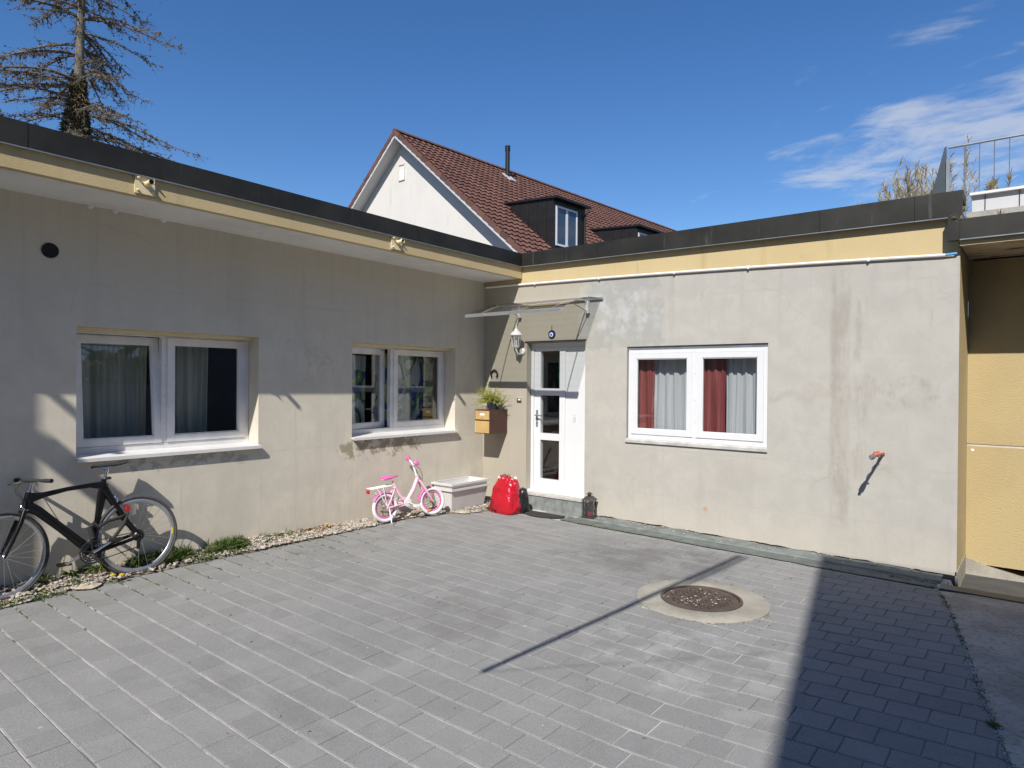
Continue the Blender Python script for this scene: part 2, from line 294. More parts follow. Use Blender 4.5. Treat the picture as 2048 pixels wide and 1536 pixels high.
simple('flue_black', (.016, .018, .018), .4, .1, 6, Metallic=.3); simple('dormer_sheet', (.020, .018, .017), .45, .15, 4, Metallic=.3); simple('white_board', (.50, .50, .50), .5, .03, 4)
simple('lead_flashing', (.52, .54, .55), .5, .1, 8, Metallic=.3); simple('green_pole', (.03, .22, .18), .5, .1, 9); simple('pole_metal', (.25, .25, .25), .5, .1, 9)
simple('asphalt', (.06, .06, .06), .9, .15, 6); simple('cream_paint', (.70, .60, .37), .5, .05, 9); simple('lime_mortar', (.50, .47, .42), .9, .1, 12, .4)
s = Mt('roof_tile'); P = s.pos(); rv = s.n('ShaderNodeNewGeometry').outputs['Random Per Island']; oi = s.n('ShaderNodeObjectInfo').outputs['Random']
r2 = s.math('FRACT', s.math('ADD', rv, oi)); c = s.mix(r2, (.088, .040, .030), (.150, .068, .048)); MATS['roof_tile'] = s.bsdf(s.mix(s.rng(s.noise(P, 1.1, 4), .5, .7, 0, .4), c, (.10, .055, .042)), .75)
s = Mt('peeling_soffit'); P = s.pos(); a = s.noise(s.map(P, (1.2, 4, 1)), 2.4, 6, .7); c = s.mix(s.rng(a, .57, .60), (.60, .52, .40), (.17, .075, .03)); MATS['peeling_soffit'] = s.bsdf(c, .8, a, .2, .01)
s = Mt('red_plastic'); O = s.obj(); X = s.xyz(O); v = s.vor(s.map(O, (1, .25, 1)), 16, rand=.75)
ring = s.math('MULTIPLY', s.rng(v, .22, .27), s.rng(v, .42, .47, 1, 0)); d = s.math('ADD', X[0], s.math('MULTIPLY', X[2], .85))
msk = s.rng(s.math('ADD', d, s.math('MULTIPLY', s.noise(O, 9, 2), .1)), .06, .09, 1, 0)
MATS['red_plastic'] = s.bsdf(s.mix(s.math('MULTIPLY', ring, msk), (.44, .007, .020), (.010, .009, .010)), .22, s.noise(O, 11, 4, .6, .5), .5, .03, Specular_IOR_Level=.6)
MAT = MATS

# ------------------------------------------------------------------ mesh helpers
def V(*a): return Vector(a)
class MB:
    def __init__(s): s.v = []; s.f = []
    def add(s, pts, faces):
        b = len(s.v); s.v += [tuple(p) for p in pts]; s.f += [tuple(i+b for i in f) for f in faces]; return s
    def hexa(s, c): return s.add(c, ((0, 3, 2, 1), (4, 5, 6, 7), (0, 1, 5, 4), (1, 2, 6, 5), (2, 3, 7, 6), (3, 0, 4, 7)))
    def box(s, x0, x1, y0, y1, z0, z1):
        return s.hexa([(x0, y0, z0), (x1, y0, z0), (x1, y1, z0), (x0, y1, z0), (x0, y0, z1), (x1, y0, z1), (x1, y1, z1), (x0, y1, z1)])
    def pbox(s, P, u0, u1, d0, d1, z0, z1):      # box in a wall frame: u along, d outwards, z up
        return s.hexa([P(u0, d0, z0), P(u1, d0, z0), P(u1, d1, z0), P(u0, d1, z0), P(u0, d0, z1), P(u1, d0, z1), P(u1, d1, z1), P(u0, d1, z1)])
    def tube(s, pts, r, n=8, cap=True):
        pts = [Vector(p) for p in pts]; rr = r if isinstance(r, (list, tuple)) else [r]*len(pts); b = len(s.v); prev = None
        for i, p in enumerate(pts):
            d = (pts[min(i+1, len(pts)-1)]-pts[max(i-1, 0)]).normalized()
            if prev is None: a = d.orthogonal().normalized()
            else:
                a = prev-d*prev.dot(d); a = a.normalized() if a.length > 1e-6 else d.orthogonal().normalized()
            prev = a; c = d.cross(a)
            for k in range(n):
                t = 2*math.pi*k/n; q = p+(a*math.cos(t)+c*math.sin(t))*rr[i]; s.v.append(tuple(q))
        for i in range(len(pts)-1):
            for k in range(n):
                k2 = (k+1) % n; s.f.append((b+i*n+k, b+i*n+k2, b+(i+1)*n+k2, b+(i+1)*n+k))
        if cap: s.f.append(tuple(b+k for k in reversed(range(n)))); s.f.append(tuple(b+(len(pts)-1)*n+k for k in range(n)))
        return s
    def lathe(s, prof, c, axis=(0, 0, 1), n=24, cap=True):
        ax = Vector(axis).normalized(); a = ax.orthogonal().normalized(); b_ = ax.cross(a); c = Vector(c); b = len(s.v)
        for r, h in prof:
            for k in range(n):
                t = 2*math.pi*k/n; s.v.append(tuple(c+ax*h+(a*math.cos(t)+b_*math.sin(t))*r))
        for i in range(len(prof)-1):
            for k in range(n):
                k2 = (k+1) % n; s.f.append((b+i*n+k, b+i*n+k2, b+(i+1)*n+k2, b+(i+1)*n+k))
        if cap: s.f.append(tuple(b+k for k in reversed(range(n)))); s.f.append(tuple(b+(len(prof)-1)*n+k for k in range(n)))
        return s
    def torus(s, c, axis, R0, r, n=32, m=8, a0=0, a1=2*math.pi, ry=None):
        ax = Vector(axis).normalized(); a = ax.orthogonal().normalized()
        if abs(ax.z) < .9: a = (V(0, 0, 1)-ax*ax.z).normalized()
        b_ = ax.cross(a); c = Vector(c); b = len(s.v); full = abs(a1-a0-2*math.pi) < 1e-6; N = n if full else n+1
        for i in range(N):
            t = a0+(a1-a0)*i/n; d = a*math.cos(t)+b_*math.sin(t)
            for k in range(m):
                q = 2*math.pi*k/m; s.v.append(tuple(c+d*(R0+r*math.cos(q))+ax*((ry or r)*math.sin(q))))
        for i in range(n):
            i2 = (i+1) % N
            for k in range(m):
                k2 = (k+1) % m; s.f.append((b+i*m+k, b+i2*m+k, b+i2*m+k2, b+i*m+k2))
        return s
    def prism(s, poly, fn0, fn1):                # polygon (2d) carried by two functions to its bottom and top faces
        n = len(poly); b = len(s.v); s.v += [tuple(fn0(*p)) for p in poly]+[tuple(fn1(*p)) for p in poly]
        s.f.append(tuple(b+i for i in reversed(range(n)))); s.f.append(tuple(b+n+i for i in range(n)))
        for i in range(n): j = (i+1) % n; s.f.append((b+i, b+j, b+n+j, b+n+i))
        return s
    def build(s, name, m, parent=None, smooth=None, kind=None):
        me = bpy.data.meshes.new(name); me.from_pydata(s.v, [], s.f); me.update()
        if m: me.materials.append(MAT[m])
        if smooth: me.shade_smooth(); me.set_sharp_from_angle(angle=R(smooth))
        o = bpy.data.objects.new(name, me); COL.objects.link(o); attach(o, parent)
        if kind: o['kind'] = kind
        return o
def attach(o, parent):
    if parent is not None:
        o.parent = parent; o.matrix_parent_inverse = WM[parent.name].inverted() if parent.name in WM else Matrix.Identity(4)
WM = {}
def thing(name, label, cat, loc=(0, 0, 0), group=None):
    o = bpy.data.objects.new(name, None); COL.objects.link(o); o.location = loc; o.empty_display_size = .1
    WM[o.name] = Matrix.Translation(Vector(loc)); return tag(o, label, cat, group)
def tag(o, label, cat, group=None):
    o['label'] = label; o['category'] = cat
    if group: o['group'] = group
    return o
def struct(o): o['kind'] = 'structure'; return o
PA = lambda u, d, z: V(d, u, z)          # wall A (left wing): along y, outwards +x
PB = lambda u, d, z: V(u, -d, z)         # wall B (right wing): along x, outwards -y
def sstep(a, b, x): t = max(0, min(1, (x-a)/(b-a))); return t*t*(3-2*t)
def gz(x, y):
    return -0.013*max(0, x)+0.06*max(0, x-4.7)*sstep(.35, 1.4, -y)*(1-sstep(6, 9, x))
def on_screen(p):
    q = p-CAM; z = q.dot(F)
    if z < .3: return None
    return 512+663*q.dot(RT)/z, 384-663*q.dot(UP)/z, z

# ------------------------------------------------------------------ the setting: ground
struct(MB().add([(-400, -400, -.2), (400, -400, -.2), (400, 400, -.2), (-400, 400, -.2)], [(0, 1, 2, 3)]).build('ground', 'asphalt'))
PAD = lambda y: 5.475+.19*(-y)           # edge between the paving and the concrete pad
bed = MB(); nx, ny = 24, 40
for j in range(ny+1):
    y = -.02-j*(10.5/ny)
    for i in range(nx+1):
        x = .1+(PAD(y)+.12-.1)*i/nx; bed.v.append((x, y, gz(x, y)-.0075))
for j in range(ny):
    for i in range(nx): a = j*(nx+1)+i; bed.f.append((a, a+nx+1, a+nx+2, a+1))
pavement = struct(bed.build('pavement', 'joint_sand'))

# pavers: running bond, courses parallel to the right wing, cut along the pad and along the gravel
PL, PW, GAP = .1955, .182, .0045
def paver_mesh(name, poly, mat):
    m = MB(); cx = sum(p[0] for p in poly)/len(poly); cy = sum(p[1] for p in poly)/len(poly); n = len(poly)
    def ins(p, d): vx, vy = p[0]-cx, p[1]-cy; return (p[0]-(d if vx > 0 else -d), p[1]-(d if vy > 0 else -d))
    top = [ins(p, .004) for p in poly]
    m.v += [(p[0], p[1], -.05) for p in poly]+[(p[0], p[1], -.0035) for p in poly]+[(p[0], p[1], 0) for p in top]
    for k in (0, 1):
        for i in range(n): j = (i+1) % n; m.f.append((k*n+i, k*n+j, (k+1)*n+j, (k+1)*n+i))
    m.f.append(tuple(2*n+i for i in range(n))); return m
def clip(poly, f):
    o = []
    for i in range(len(poly)):
        p, q = poly[i], poly[(i+1) % len(poly)]; a, b = f(*p), f(*q)
        if a >= 0: o.append(p)
        if a*b < 0: t = a/(a-b); o.append((p[0]+(q[0]-p[0])*t, p[1]+(q[1]-p[1])*t))
    return o
pavers = []
rows = [(-.455, -.53)]+[(-.53-PW*j, -.53-PW*(j+1)) for j in range(52)]
for j, (yt, yb) in enumerate(rows):
    x = .255-rnd.random()*.04-(PL*.5 if j % 2 else 0)+(rnd.uniform(-.03, .03) if j > 18 else rnd.uniform(-.012, .012))
    while x < 7.6:
        x1 = x+PL; poly = [(x+GAP*.5, yb+GAP*.9), (x1-GAP*.5, yb+GAP*.9), (x1-GAP*.5, yt-GAP*.9), (x+GAP*.5, yt-GAP*.9)]
        full = x > .25 and x1 < PAD(yt)-.01
        if not full:
            poly = clip(poly, lambda a, b: a-.25); poly = clip(poly, lambda a, b: PAD(b)-.012-a) if len(poly) > 2 else poly
        if len(poly) > 2:
            A = abs(sum(poly[i][0]*poly[(i+1) % len(poly)][1]-poly[(i+1) % len(poly)][0]*poly[i][1] for i in range(len(poly))))/2
            if A > .0012 and math.hypot(x+.1-4.13, yt-.09+2.05) > .44:
                c = V(x+PL/2, (yt+yb)/2, 0); c.z = gz(c.x, c.y); sxy = on_screen(c); big = 0
                if sxy and -30 < sxy[0] < 1054 and sxy[1] < 800: big = A/sxy[2]**3
                pavers.append((big, c, poly, full, j))
        x = x1
pavers.sort(key=lambda t: -t[0])
shared = {}
joined = MB()
for i, (big, c, poly, full, j) in enumerate(pavers):
    tx = (gz(c.x+.1, c.y)-gz(c.x-.1, c.y))/.2; ty = (gz(c.x, c.y+.1)-gz(c.x, c.y-.1))/.2
    dz = rnd.uniform(-.0012, .0012); loc = [(p[0]-c.x, p[1]-c.y) for p in poly]
    jx, jy = rnd.uniform(-.006, .006)+tx, rnd.uniform(-.006, .006)+ty
    if i < 300:
        key = (full, round(loc[1][1]-loc[2][1], 3)) if full else None
        if key in shared and full: me = shared[key]
        else:
            m = paver_mesh('paver', loc, None); me = bpy.data.meshes.new('paver'); me.from_pydata(m.v, [], m.f); me.materials.append(MAT['paver_stone'])
            if full: shared[key] = me
        o = bpy.data.objects.new('paver', me); COL.objects.link(o); o.parent = pavement
        o.location = (c.x, c.y, c.z+dz); o.rotation_euler = (jy, -jx, rnd.uniform(-.004, .004))
    else:
        m = paver_mesh('p', loc, None); joined.add([(v[0]+c.x, v[1]+c.y, v[2]+c.z+dz+v[0]*jx+v[1]*jy) for v in m.v], m.f)
joined.build('far_pavers', 'paver_stone_joined', pavement, kind='stuff')

# concrete pad on the right, dark felt strips along the right wing, gravel bed along the left wing
pad = MB(); N = 30; b0 = len(pad.v)
for i in range(N+1):
    y = -.455-10*i/N; x = PAD(y)+.006; wv = .010*math.sin(y*7)+.008*math.sin(y*17)
    for xx in (x+wv, x+.25, x+.8, 9.5, 14): pad.v.append((xx, y, (gz(x, y) if xx < 9 else -.06)+(.006 if xx > x+.1 else -.004)))
for i in range(N):
    for k in range(4): a = i*5+k; pad.f.append((a, a+5, a+6, a+1))
for i in range(N): a = i*5; pad.add([pad.v[a], pad.v[a+5], V(*pad.v[a+5])-V(0, 0, .15), V(*pad.v[a])-V(0, 0, .15)], [(0, 1, 2, 3)])
struct(pad.build('concrete_pad', 'pad_concrete'))
kb = MB().box(5.555, 7.6, -.45, -.30, -.3, -.056); struct(kb.build('kerb_strip', 'blue_grey_sheet'))
fl = MB()
for i in range(40):
    x0, x1 = 1.74+3.80*i/40, 1.74+3.80*(i+1)/40
    def pr(x):
        z = gz(x, 0)+.004; w = .006*math.sin(x*9)
        return [V(x, .004, z+.022+w), V(x, -.035, z+.022+w), V(x, -.20, z+.012), V(x, -.215+w*.3, z+.002)]
    a, b = pr(x0), pr(x1)
    for k in range(3): fl.add([a[k], b[k], b[k+1], a[k+1]], [(0, 3, 2, 1)])
struct(fl.build('felt_upstand', 'felt_light', smooth=30))
f2 = MB()
for i in range(40):
    x0, x1 = 1.62+3.9*i/40, 1.62+3.9*(i+1)/40; q = []
    for x in (x0, x1): w = .008*math.sin(x*5)+.005*math.sin(x*19); q += [(x, -.2, gz(x, -.2)+.005), (x, -.44+w, gz(x, -.4)+.005)]
    f2.add(q, [(0, 1, 3, 2)])
struct(f2.build('felt_strip', 'felt'))
def gvz(x, y):
    rise = .07*sstep(-2.2, -3.9, y)+.028*(1-sstep(-2.2, -3.9, y)); return .004+rise*max(0, 1-x/.34)**.8
def gvx(y): return .265+.05*mnoise.noise(V(y*1.3, 2, 0))+.10*sstep(-5.0, -5.9, y)+(.36*sstep(-1.3, -.75, y) if y > -1.4 else 0)
gb = MB()
for i in range(70):
    y0, y1 = -7.6+7.45*i/70, -7.6+7.45*(i+1)/70; q = []
    for y in (y0, y1):
        e = gvx(y); q += [(-.05, y, gvz(0, y)), (e*.5, y, gvz(e*.5, y)), (e, y, gz(e, y)+.003)]
    gb.add(q, [(0, 1, 4, 3), (1, 2, 5, 4)])
struct(gb.build('gravel_bed', 'gravel_earth'))
gs = MB(); ICO = [(0, 0, 1), (.89, 0, .45), (.28, .85, .45), (-.72, .53, .45), (-.72, -.53, .45), (.28, -.85, .45), (.72, .53, -.45), (-.28, .85, -.45), (-.89, 0, -.45), (-.28, -.85, -.45), (.72, -.53, -.45), (0, 0, -1)]
ICF = [(0, 1, 2), (0, 2, 3), (0, 3, 4), (0, 4, 5), (0, 5, 1), (1, 6, 2), (2, 7, 3), (3, 8, 4), (4, 9, 5), (5, 10, 1), (2, 6, 7), (3, 7, 8), (4, 8, 9), (5, 9, 10), (1, 10, 6), (6, 11, 7), (7, 11, 8), (8, 11, 9), (9, 11, 10), (10, 11, 6)]
def pebble(m, c, r, fl=.7):
    a = rnd.uniform(0, 6.3); ca, sa = math.cos(a), math.sin(a); ax = (rnd.uniform(.7, 1.5), rnd.uniform(.6, 1.1), rnd.uniform(.45, 1)*fl); pts = []
    for p in ICO:
        k = r*rnd.uniform(.82, 1.15); x, y, z = p[0]*ax[0]*k, p[1]*ax[1]*k, p[2]*ax[2]*k; pts.append((c[0]+x*ca-y*sa, c[1]+x*sa+y*ca, c[2]+z))
    m.add(pts, ICF)
for i in range(7200):
    y = -7.4+7.2*rnd.random(); e = gvx(y); x = rnd.uniform(.0, e+.015)
    dens = .45 if -5.3 < y < -3.7 else 1
    if rnd.random() > dens: continue
    r = rnd.choice((.006, .008, .010, .012, .016)) if rnd.random() > .03 else .024
    pebble(gs, (x, y, max(gvz(min(x, e), y), gz(x, y)+.003)+r*.25), r)
g_o = gs.build('gravel', 'gravel_stone', kind='stuff'); tag(g_o, 'pale pea gravel strip along the foot of the left wall', 'gravel')

# ------------------------------------------------------------------ the flat-roofed house (two wings meeting in the inner corner)
house = thing('flat_roof_house', 'low flat-roofed house with grey rendered walls, yellow fascia and dark metal coping', 'house', (0, 0, 0))
def holed(P, us, zs, holes, d, top=None, bot=None, back=.30, reveal=True):
    m = MB()
    for i in range(len(us)-1):
        for k in range(len(zs)-1):
            uc, zc = (us[i]+us[i+1])/2, (zs[k]+zs[k+1])/2
            if any(h[0] < uc < h[1] and h[2] < zc < h[3] for h in holes): continue
            def zt(u, z, kk): return top(u) if (top and kk == len(zs)-1) else (bot(u) if (bot and kk == 0) else z)
            q = [P(us[i], d, zt(us[i], zs[k], k)), P(us[i+1], d, zt(us[i+1], zs[k], k)), P(us[i+1], d, zt(us[i+1], zs[k+1], k+1)), P(us[i], d, zt(us[i], zs[k+1], k+1))]
            m.add(q, [(0, 1, 2, 3)])
    for (a, b, z0, z1) in holes:
        m.add([P(a, d, z0), P(a, d, z1), P(a, d-back, z1), P(a, d-back, z0)], [(0, 1, 2, 3)]); m.add([P(b, d, z0), P(b, d, z1), P(b, d-back, z1), P(b, d-back, z0)], [(0, 1, 2, 3)])
        m.add([P(a, d, z1), P(b, d, z1), P(b, d-back, z1), P(a, d-back, z1)], [(0, 1, 2, 3)]); m.add([P(a, d, z0), P(b, d, z0), P(b, d-back, z0), P(a, d-back, z0)], [(0, 1, 2, 3)])
    return m
def span(a, b, n, extra=()): return sorted(set([a+(b-a)*i/n for i in range(n+1)]+list(extra)))
ze = lambda y: 3.072-.0081*y
W1 = (-5.11, -3.48, 1.0, 2.105); W2 = (-2.31, -.59, 1.0, 2.112); WB = (2.295, 3.967, .975, 2.10); DR = (.77, 1.702, .19, 2.195)
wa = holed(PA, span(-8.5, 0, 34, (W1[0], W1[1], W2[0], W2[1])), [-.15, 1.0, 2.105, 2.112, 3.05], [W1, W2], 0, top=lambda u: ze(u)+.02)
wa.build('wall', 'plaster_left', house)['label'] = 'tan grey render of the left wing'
split = lambda x: 2.985-.012*x-.0028*x*x
jag = lambda x: .035+gz(x, 0)+.012*mnoise.noise(V(x*6, 0, 3))+.008*mnoise.noise(V(x*22, 1, 3)) if x > 1.75 else -.1
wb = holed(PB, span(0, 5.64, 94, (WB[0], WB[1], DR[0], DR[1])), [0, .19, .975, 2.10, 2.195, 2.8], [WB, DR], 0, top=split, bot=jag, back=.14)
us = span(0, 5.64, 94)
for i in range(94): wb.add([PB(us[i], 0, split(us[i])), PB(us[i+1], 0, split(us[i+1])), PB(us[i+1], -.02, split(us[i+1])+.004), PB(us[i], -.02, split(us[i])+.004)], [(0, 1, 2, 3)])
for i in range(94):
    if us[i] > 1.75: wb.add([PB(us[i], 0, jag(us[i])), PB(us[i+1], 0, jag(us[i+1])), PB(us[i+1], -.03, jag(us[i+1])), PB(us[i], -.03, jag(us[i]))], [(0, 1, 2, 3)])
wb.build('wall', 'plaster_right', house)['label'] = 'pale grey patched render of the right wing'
core = MB()
core.box(-.25, DR[0]-.0, .014, .30, -.2, 3.22) if False else None
for (a, b, z0, z1) in ((-.3, DR[0]-.002, -.2, 3.24), (DR[0]-.002, DR[1]+.002, DR[3]+.003, 3.24), (DR[1]+.002, WB[0]-.002, -.2, 3.24), (WB[0]-.002, WB[1]+.002, -.2, WB[2]-.003), (WB[0]-.002, WB[1]+.002, WB[3]+.003, 3.24), (WB[1]+.002, 5.628, -.2, 3.24)):
    core.box(a, b, .016, .29, z0, z1)
core.build('upper_band', 'yellow_fascia', house)['label'] = 'yellow painted band under the right coping'
MB().box(5.6285, 5.64, .001, .849, -.005, 2.90).build('wall_end', 'yellow_wall', house)
MB().box(5.6285, 5.646, .0, .849, -.3, -.006).build('wall_end_base', 'ring_concrete', house)
MB().box(1.75, 5.625, .006, .0155, -.15, .075).build('gap_shade_strip', 'black_hole', house)  # black strip stands in for the shade in the gap below the plaster
# eaves of the left wing
sf = MB(); fc = MB()
ys = span(-8.5, -.002, 20)
for i in range(20):
    a, b = ys[i], ys[i+1]
    sf.add([(0, a, ze(a)), (.668, a, ze(a)), (.668, b, ze(b)), (0, b, ze(b))], [(0, 1, 2, 3)])
    fc.hexa([(.60, a, ze(a)-.001), (.67, a, ze(a)-.001), (.67, b, ze(b)-.001), (.60, b, ze(b)-.001), (.60, a, ze(a)+.22), (.67, a, ze(a)+.22), (.67, b, ze(b)+.22), (.60, b, ze(b)+.22)])
for y in (-5.02, -4.83, -4.43): sf.lathe([(.035, 0), (.02, -.02), (.004, -.028)], (.012, y, ze(y)), n=7)
sf.build('soffit', 'soffit_paint', house); fc.build('fascia', 'yellow_fascia', house)
MB().box(-7, .62, -8.5, 7.6, 3.20, 3.36).build('roof_deck', 'concrete_grey', house)
MB().box(.62, 5.6, .05, 7.6, 3.20, 3.36).build('roof_deck', 'concrete_grey', house)
cb = [-8.5, -5.637, -3.86, -1.935, .02]
for i in range(4):
    a, b = cb[i]+.002, cb[i+1]-.002; t = lambda y: ze(y)+.335; l = lambda y: ze(y)+.165
    m = MB(); w = rnd.uniform(-.002, .002)
    for (x0, x1, zb, zt) in ((.680+w, .690+w, 0, 0), (.40, .680+w, .155, 0)):
        m.hexa([(x0, a, l(a)+zb), (x1, a, l(a)+zb), (x1, b, l(b)+zb), (x0, b, l(b)+zb), (x0, a, t(a)), (x1, a, t(a)), (x1, b, t(b)), (x0, b, t(b))])
    o = m.build('coping', 'dark_coping', house)
    MB().hexa([(.672, a, l(a)-.012), (.698, a, l(a)-.016), (.698, b, l(b)-.016), (.672, b, l(b)-.012), (.672, a, l(a)-.001), (.698, a, l(a)-.006), (.698, b, l(b)-.006), (.672, b, l(b)-.001)]).build('drip_edge', 'grey_steel', o)
xb = [.70, 1.885, 3.247, 4.472, 5.29, 5.66]
for i in range(5):
    a, b = xb[i]+.0015, xb[i+1]-.0015; w = rnd.uniform(-.002, .002); lo = lambda x: 3.232-.0105*(x-.7)
    m = MB()
    for (y0, y1, zb) in ((-.040+w, -.028+w, 0), (-.028+w, .28, .15)):
        m.hexa([(a, y0, lo(a)+zb), (b, y0, lo(b)+zb), (b, y1, lo(b)+zb), (a, y1, lo(a)+zb), (a, y0, 3.407), (b, y0, 3.407), (b, y1, 3.407), (a, y1, 3.407)])
    o = m.build('coping', 'dark_coping', house)
    MB().hexa([(a, -.052, lo(a)-.014), (b, -.052, lo(b)-.014), (b, -.01, lo(b)-.01), (a, -.01, lo(a)-.01), (a, -.052, lo(a)-.006), (b, -.052, lo(b)-.006), (b, -.01, lo(b)-.001), (a, -.01, lo(a)-.001)]).build('drip_edge', 'grey_steel', o)
cd = MB(); pts = [V(.03+5.5*i/24, -.018, split(.03+5.5*i/24)+.012) for i in range(25)]; cd.tube(pts, .0135, 8); cd.build('conduit', 'white_paint', house, 40)
MB().tube([V(5.53, -.018, split(5.53)+.012), V(5.62, -.02, split(5.6)+.02)], .012, 8).build('cable_end', 'pvc_blue', house, 40)
for x in (.9, 1.9, 2.9, 3.75, 4.9): MB().box(x, x+.02, -.036, -.001, split(x)-.006, split(x)+.028).build('conduit_clip', 'white_paint', house)
# vent hole in the left wing
vt = MB().lathe([(.056, -.10), (.056, .006), (.061, .006), (.061, -.1)], (0, -5.30, 2.695), (1, 0, 0), 24, False).build('vent_opening', 'iron_black', house, 40)
MB().lathe([(.055, .002), (.055, .0035)], (0, -5.30, 2.695), (1, 0, 0), 24).build('vent_hole', 'black_hole', vt)
# rooms behind the windows: closed boxes, open only towards the glass
def room(P, u0, u1, z0, z1, d0, depth, mat):
    m = MB(); c = [P(u0, d0, z0), P(u1, d0, z0), P(u1, d0-depth, z0), P(u0, d0-depth, z0), P(u0, d0, z1), P(u1, d0, z1), P(u1, d0-depth, z1), P(u0, d0-depth, z1)]
    m.add(c, [(0, 1, 2, 3), (4, 5, 6, 7), (0, 3, 7, 4), (1, 2, 6, 5), (2, 3, 7, 6)])
    return m.build('room_interior', mat, house)
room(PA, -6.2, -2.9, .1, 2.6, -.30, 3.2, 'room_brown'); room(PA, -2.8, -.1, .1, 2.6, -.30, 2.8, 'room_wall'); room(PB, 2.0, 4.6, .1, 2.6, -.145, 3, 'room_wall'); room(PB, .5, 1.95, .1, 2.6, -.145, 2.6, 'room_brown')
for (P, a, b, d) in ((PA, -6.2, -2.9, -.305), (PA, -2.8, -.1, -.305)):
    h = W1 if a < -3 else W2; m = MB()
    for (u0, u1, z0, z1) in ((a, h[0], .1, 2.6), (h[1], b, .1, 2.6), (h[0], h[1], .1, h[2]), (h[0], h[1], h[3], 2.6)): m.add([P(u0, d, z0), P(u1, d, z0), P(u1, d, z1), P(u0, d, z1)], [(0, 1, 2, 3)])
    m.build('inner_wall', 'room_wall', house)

# ------------------------------------------------------------------ windows and door
def bars(P, u0, u1, z0, z1, w, d0, d1, wb=None):
    m = MB(); wb = wb or w
    m.pbox(P, u0, u0+w, d0, d1, z0, z1); m.pbox(P, u1-w, u1, d0, d1, z0, z1); m.pbox(P, u0+w, u1-w, d0, d1-.0015, z0, z0+wb); m.pbox(P, u0+w, u1-w, d0, d1-.0015, z1-w, z1); return m
def sash(win, P, u0, u1, z0, z1, d, mat, tf=None, w=.062):
    Q = (lambda a, b, c: P(*tf(a, b, c))) if tf else P
    o = bars(Q, u0, u1, z0, z1, w, d-.055, d).build('sash', mat, win)
    bars(Q, u0+w-.001, u1-w+.001, z0+w-.001, z1-w+.001, .012, d-.03, d-.008).build('glazing_bead', mat, win)
    MB().pbox(Q, u0+w+.008, u1-w-.008, d-.032, d-.026, z0+w+.008, z1-w-.008).build('pane', 'window_glass', win)
    return o
def window(P, h, d, mat, mull, tf_left=None, label=None):
    u0, u1, z0, z1 = h; zb = z0+.022; fr = bars(P, u0+.004, u1-.004, zb, z1-.004, .042, d-.07, d-.008, .052)
    fr.pbox(P, mull-.024, mull+.024, d-.068, d-.0095, zb+.05, z1-.045)
    win = fr.build('window', mat, house)
    if label: win['label'] = label
    a = zb+.056
    sash(win, P, u0+.047, mull-.024, a, z1-.048, d, mat, tf_left); sash(win, P, mull+.024, u1-.047, a, z1-.048, d+.001, mat)
    for zz in (z0+.25, z0+.5, z0+.8): MB().lathe([(.004, 0), (.004, .003)], P(mull+.004, d-.0095, zz), P(0, 1, 0)-P(0, 0, 0), 8).build('screw', 'grey_steel', win)
    return win
zt1 = W1[2]+.09; tilt = R(5.2)
def tilt1(u, d, z): dd, zz = d+.18, z-zt1; return u, -.18+dd*math.cos(tilt)-zz*math.sin(tilt), zt1+zz*math.cos(tilt)+dd*math.sin(tilt)
trn = R(9)
def turn2(u, d, z): uu, dd = u-(W2[0]+.05), d+.19; return W2[0]+.05+uu*math.cos(trn)+dd*math.sin(trn), -.19+dd*math.cos(trn)-uu*math.sin(trn), z
w1 = window(PA, W1, -.18, 'old_white_pvc', -4.325, tilt1, 'white window with its left sash tilted inwards'); w2 = window(PA, W2, -.19, 'old_white_pvc', -1.54, turn2, 'white window with its left sash swung inwards')
wbw = window(PB, (WB[0]+.012, WB[1], WB[2], WB[3]-.035), -.012, 'white_pvc', 3.15, None, 'white window with red and white curtains')
MB().pbox(PB, WB[0]+.004, WB[1]-.002, -.1, -.018, WB[3]-.038, WB[3]-.002).build('head_strip', 'grey_steel', wbw)
def sill(P, h, dw, do, win, mat, t=.018):
    u0, u1, z0 = h[0], h[1], h[2]; m = MB()
    m.hexa([P(u0+.002, dw, z0+.004), P(u1-.002, dw, z0+.004), P(u1+.012, do, z0-.014), P(u0-.004, do, z0-.014), P(u0+.002, dw, z0+.022), P(u1-.002, dw, z0+.022), P(u1+.012, do, z0+.004), P(u0-.004, do, z0+.004)])
    m.hexa([P(u0-.004, do-.004, z0-.026), P(u1+.012, do-.004, z0-.026), P(u1+.012, do+.0005, z0-.026), P(u0-.004, do+.0005, z0-.026), P(u0-.004, do-.004, z0-.0145), P(u1+.012, do-.004, z0-.0145), P(u1+.012, do+.0005, z0-.0145), P(u0-.004, do+.0005, z0-.0145)])
    m.build('sill', mat, win)
sill(PA, W1, -.2, .05, w1, 'white_metal'); sill(PA, W2, -.2, .05, w2, 'white_metal'); sill(PB, (WB[0]-.0, WB[1]-.005, WB[2]), -.02, .022, wbw, 'stone_sill')
for h, w_ in ((W1, w1), (W2, w2)):
    MB().pbox(PA, h[0]+.003, h[1]-.003, -.178, -.10, h[3]-.03, h[3]-.002).build('foam_seal', 'cream_paint', w_)
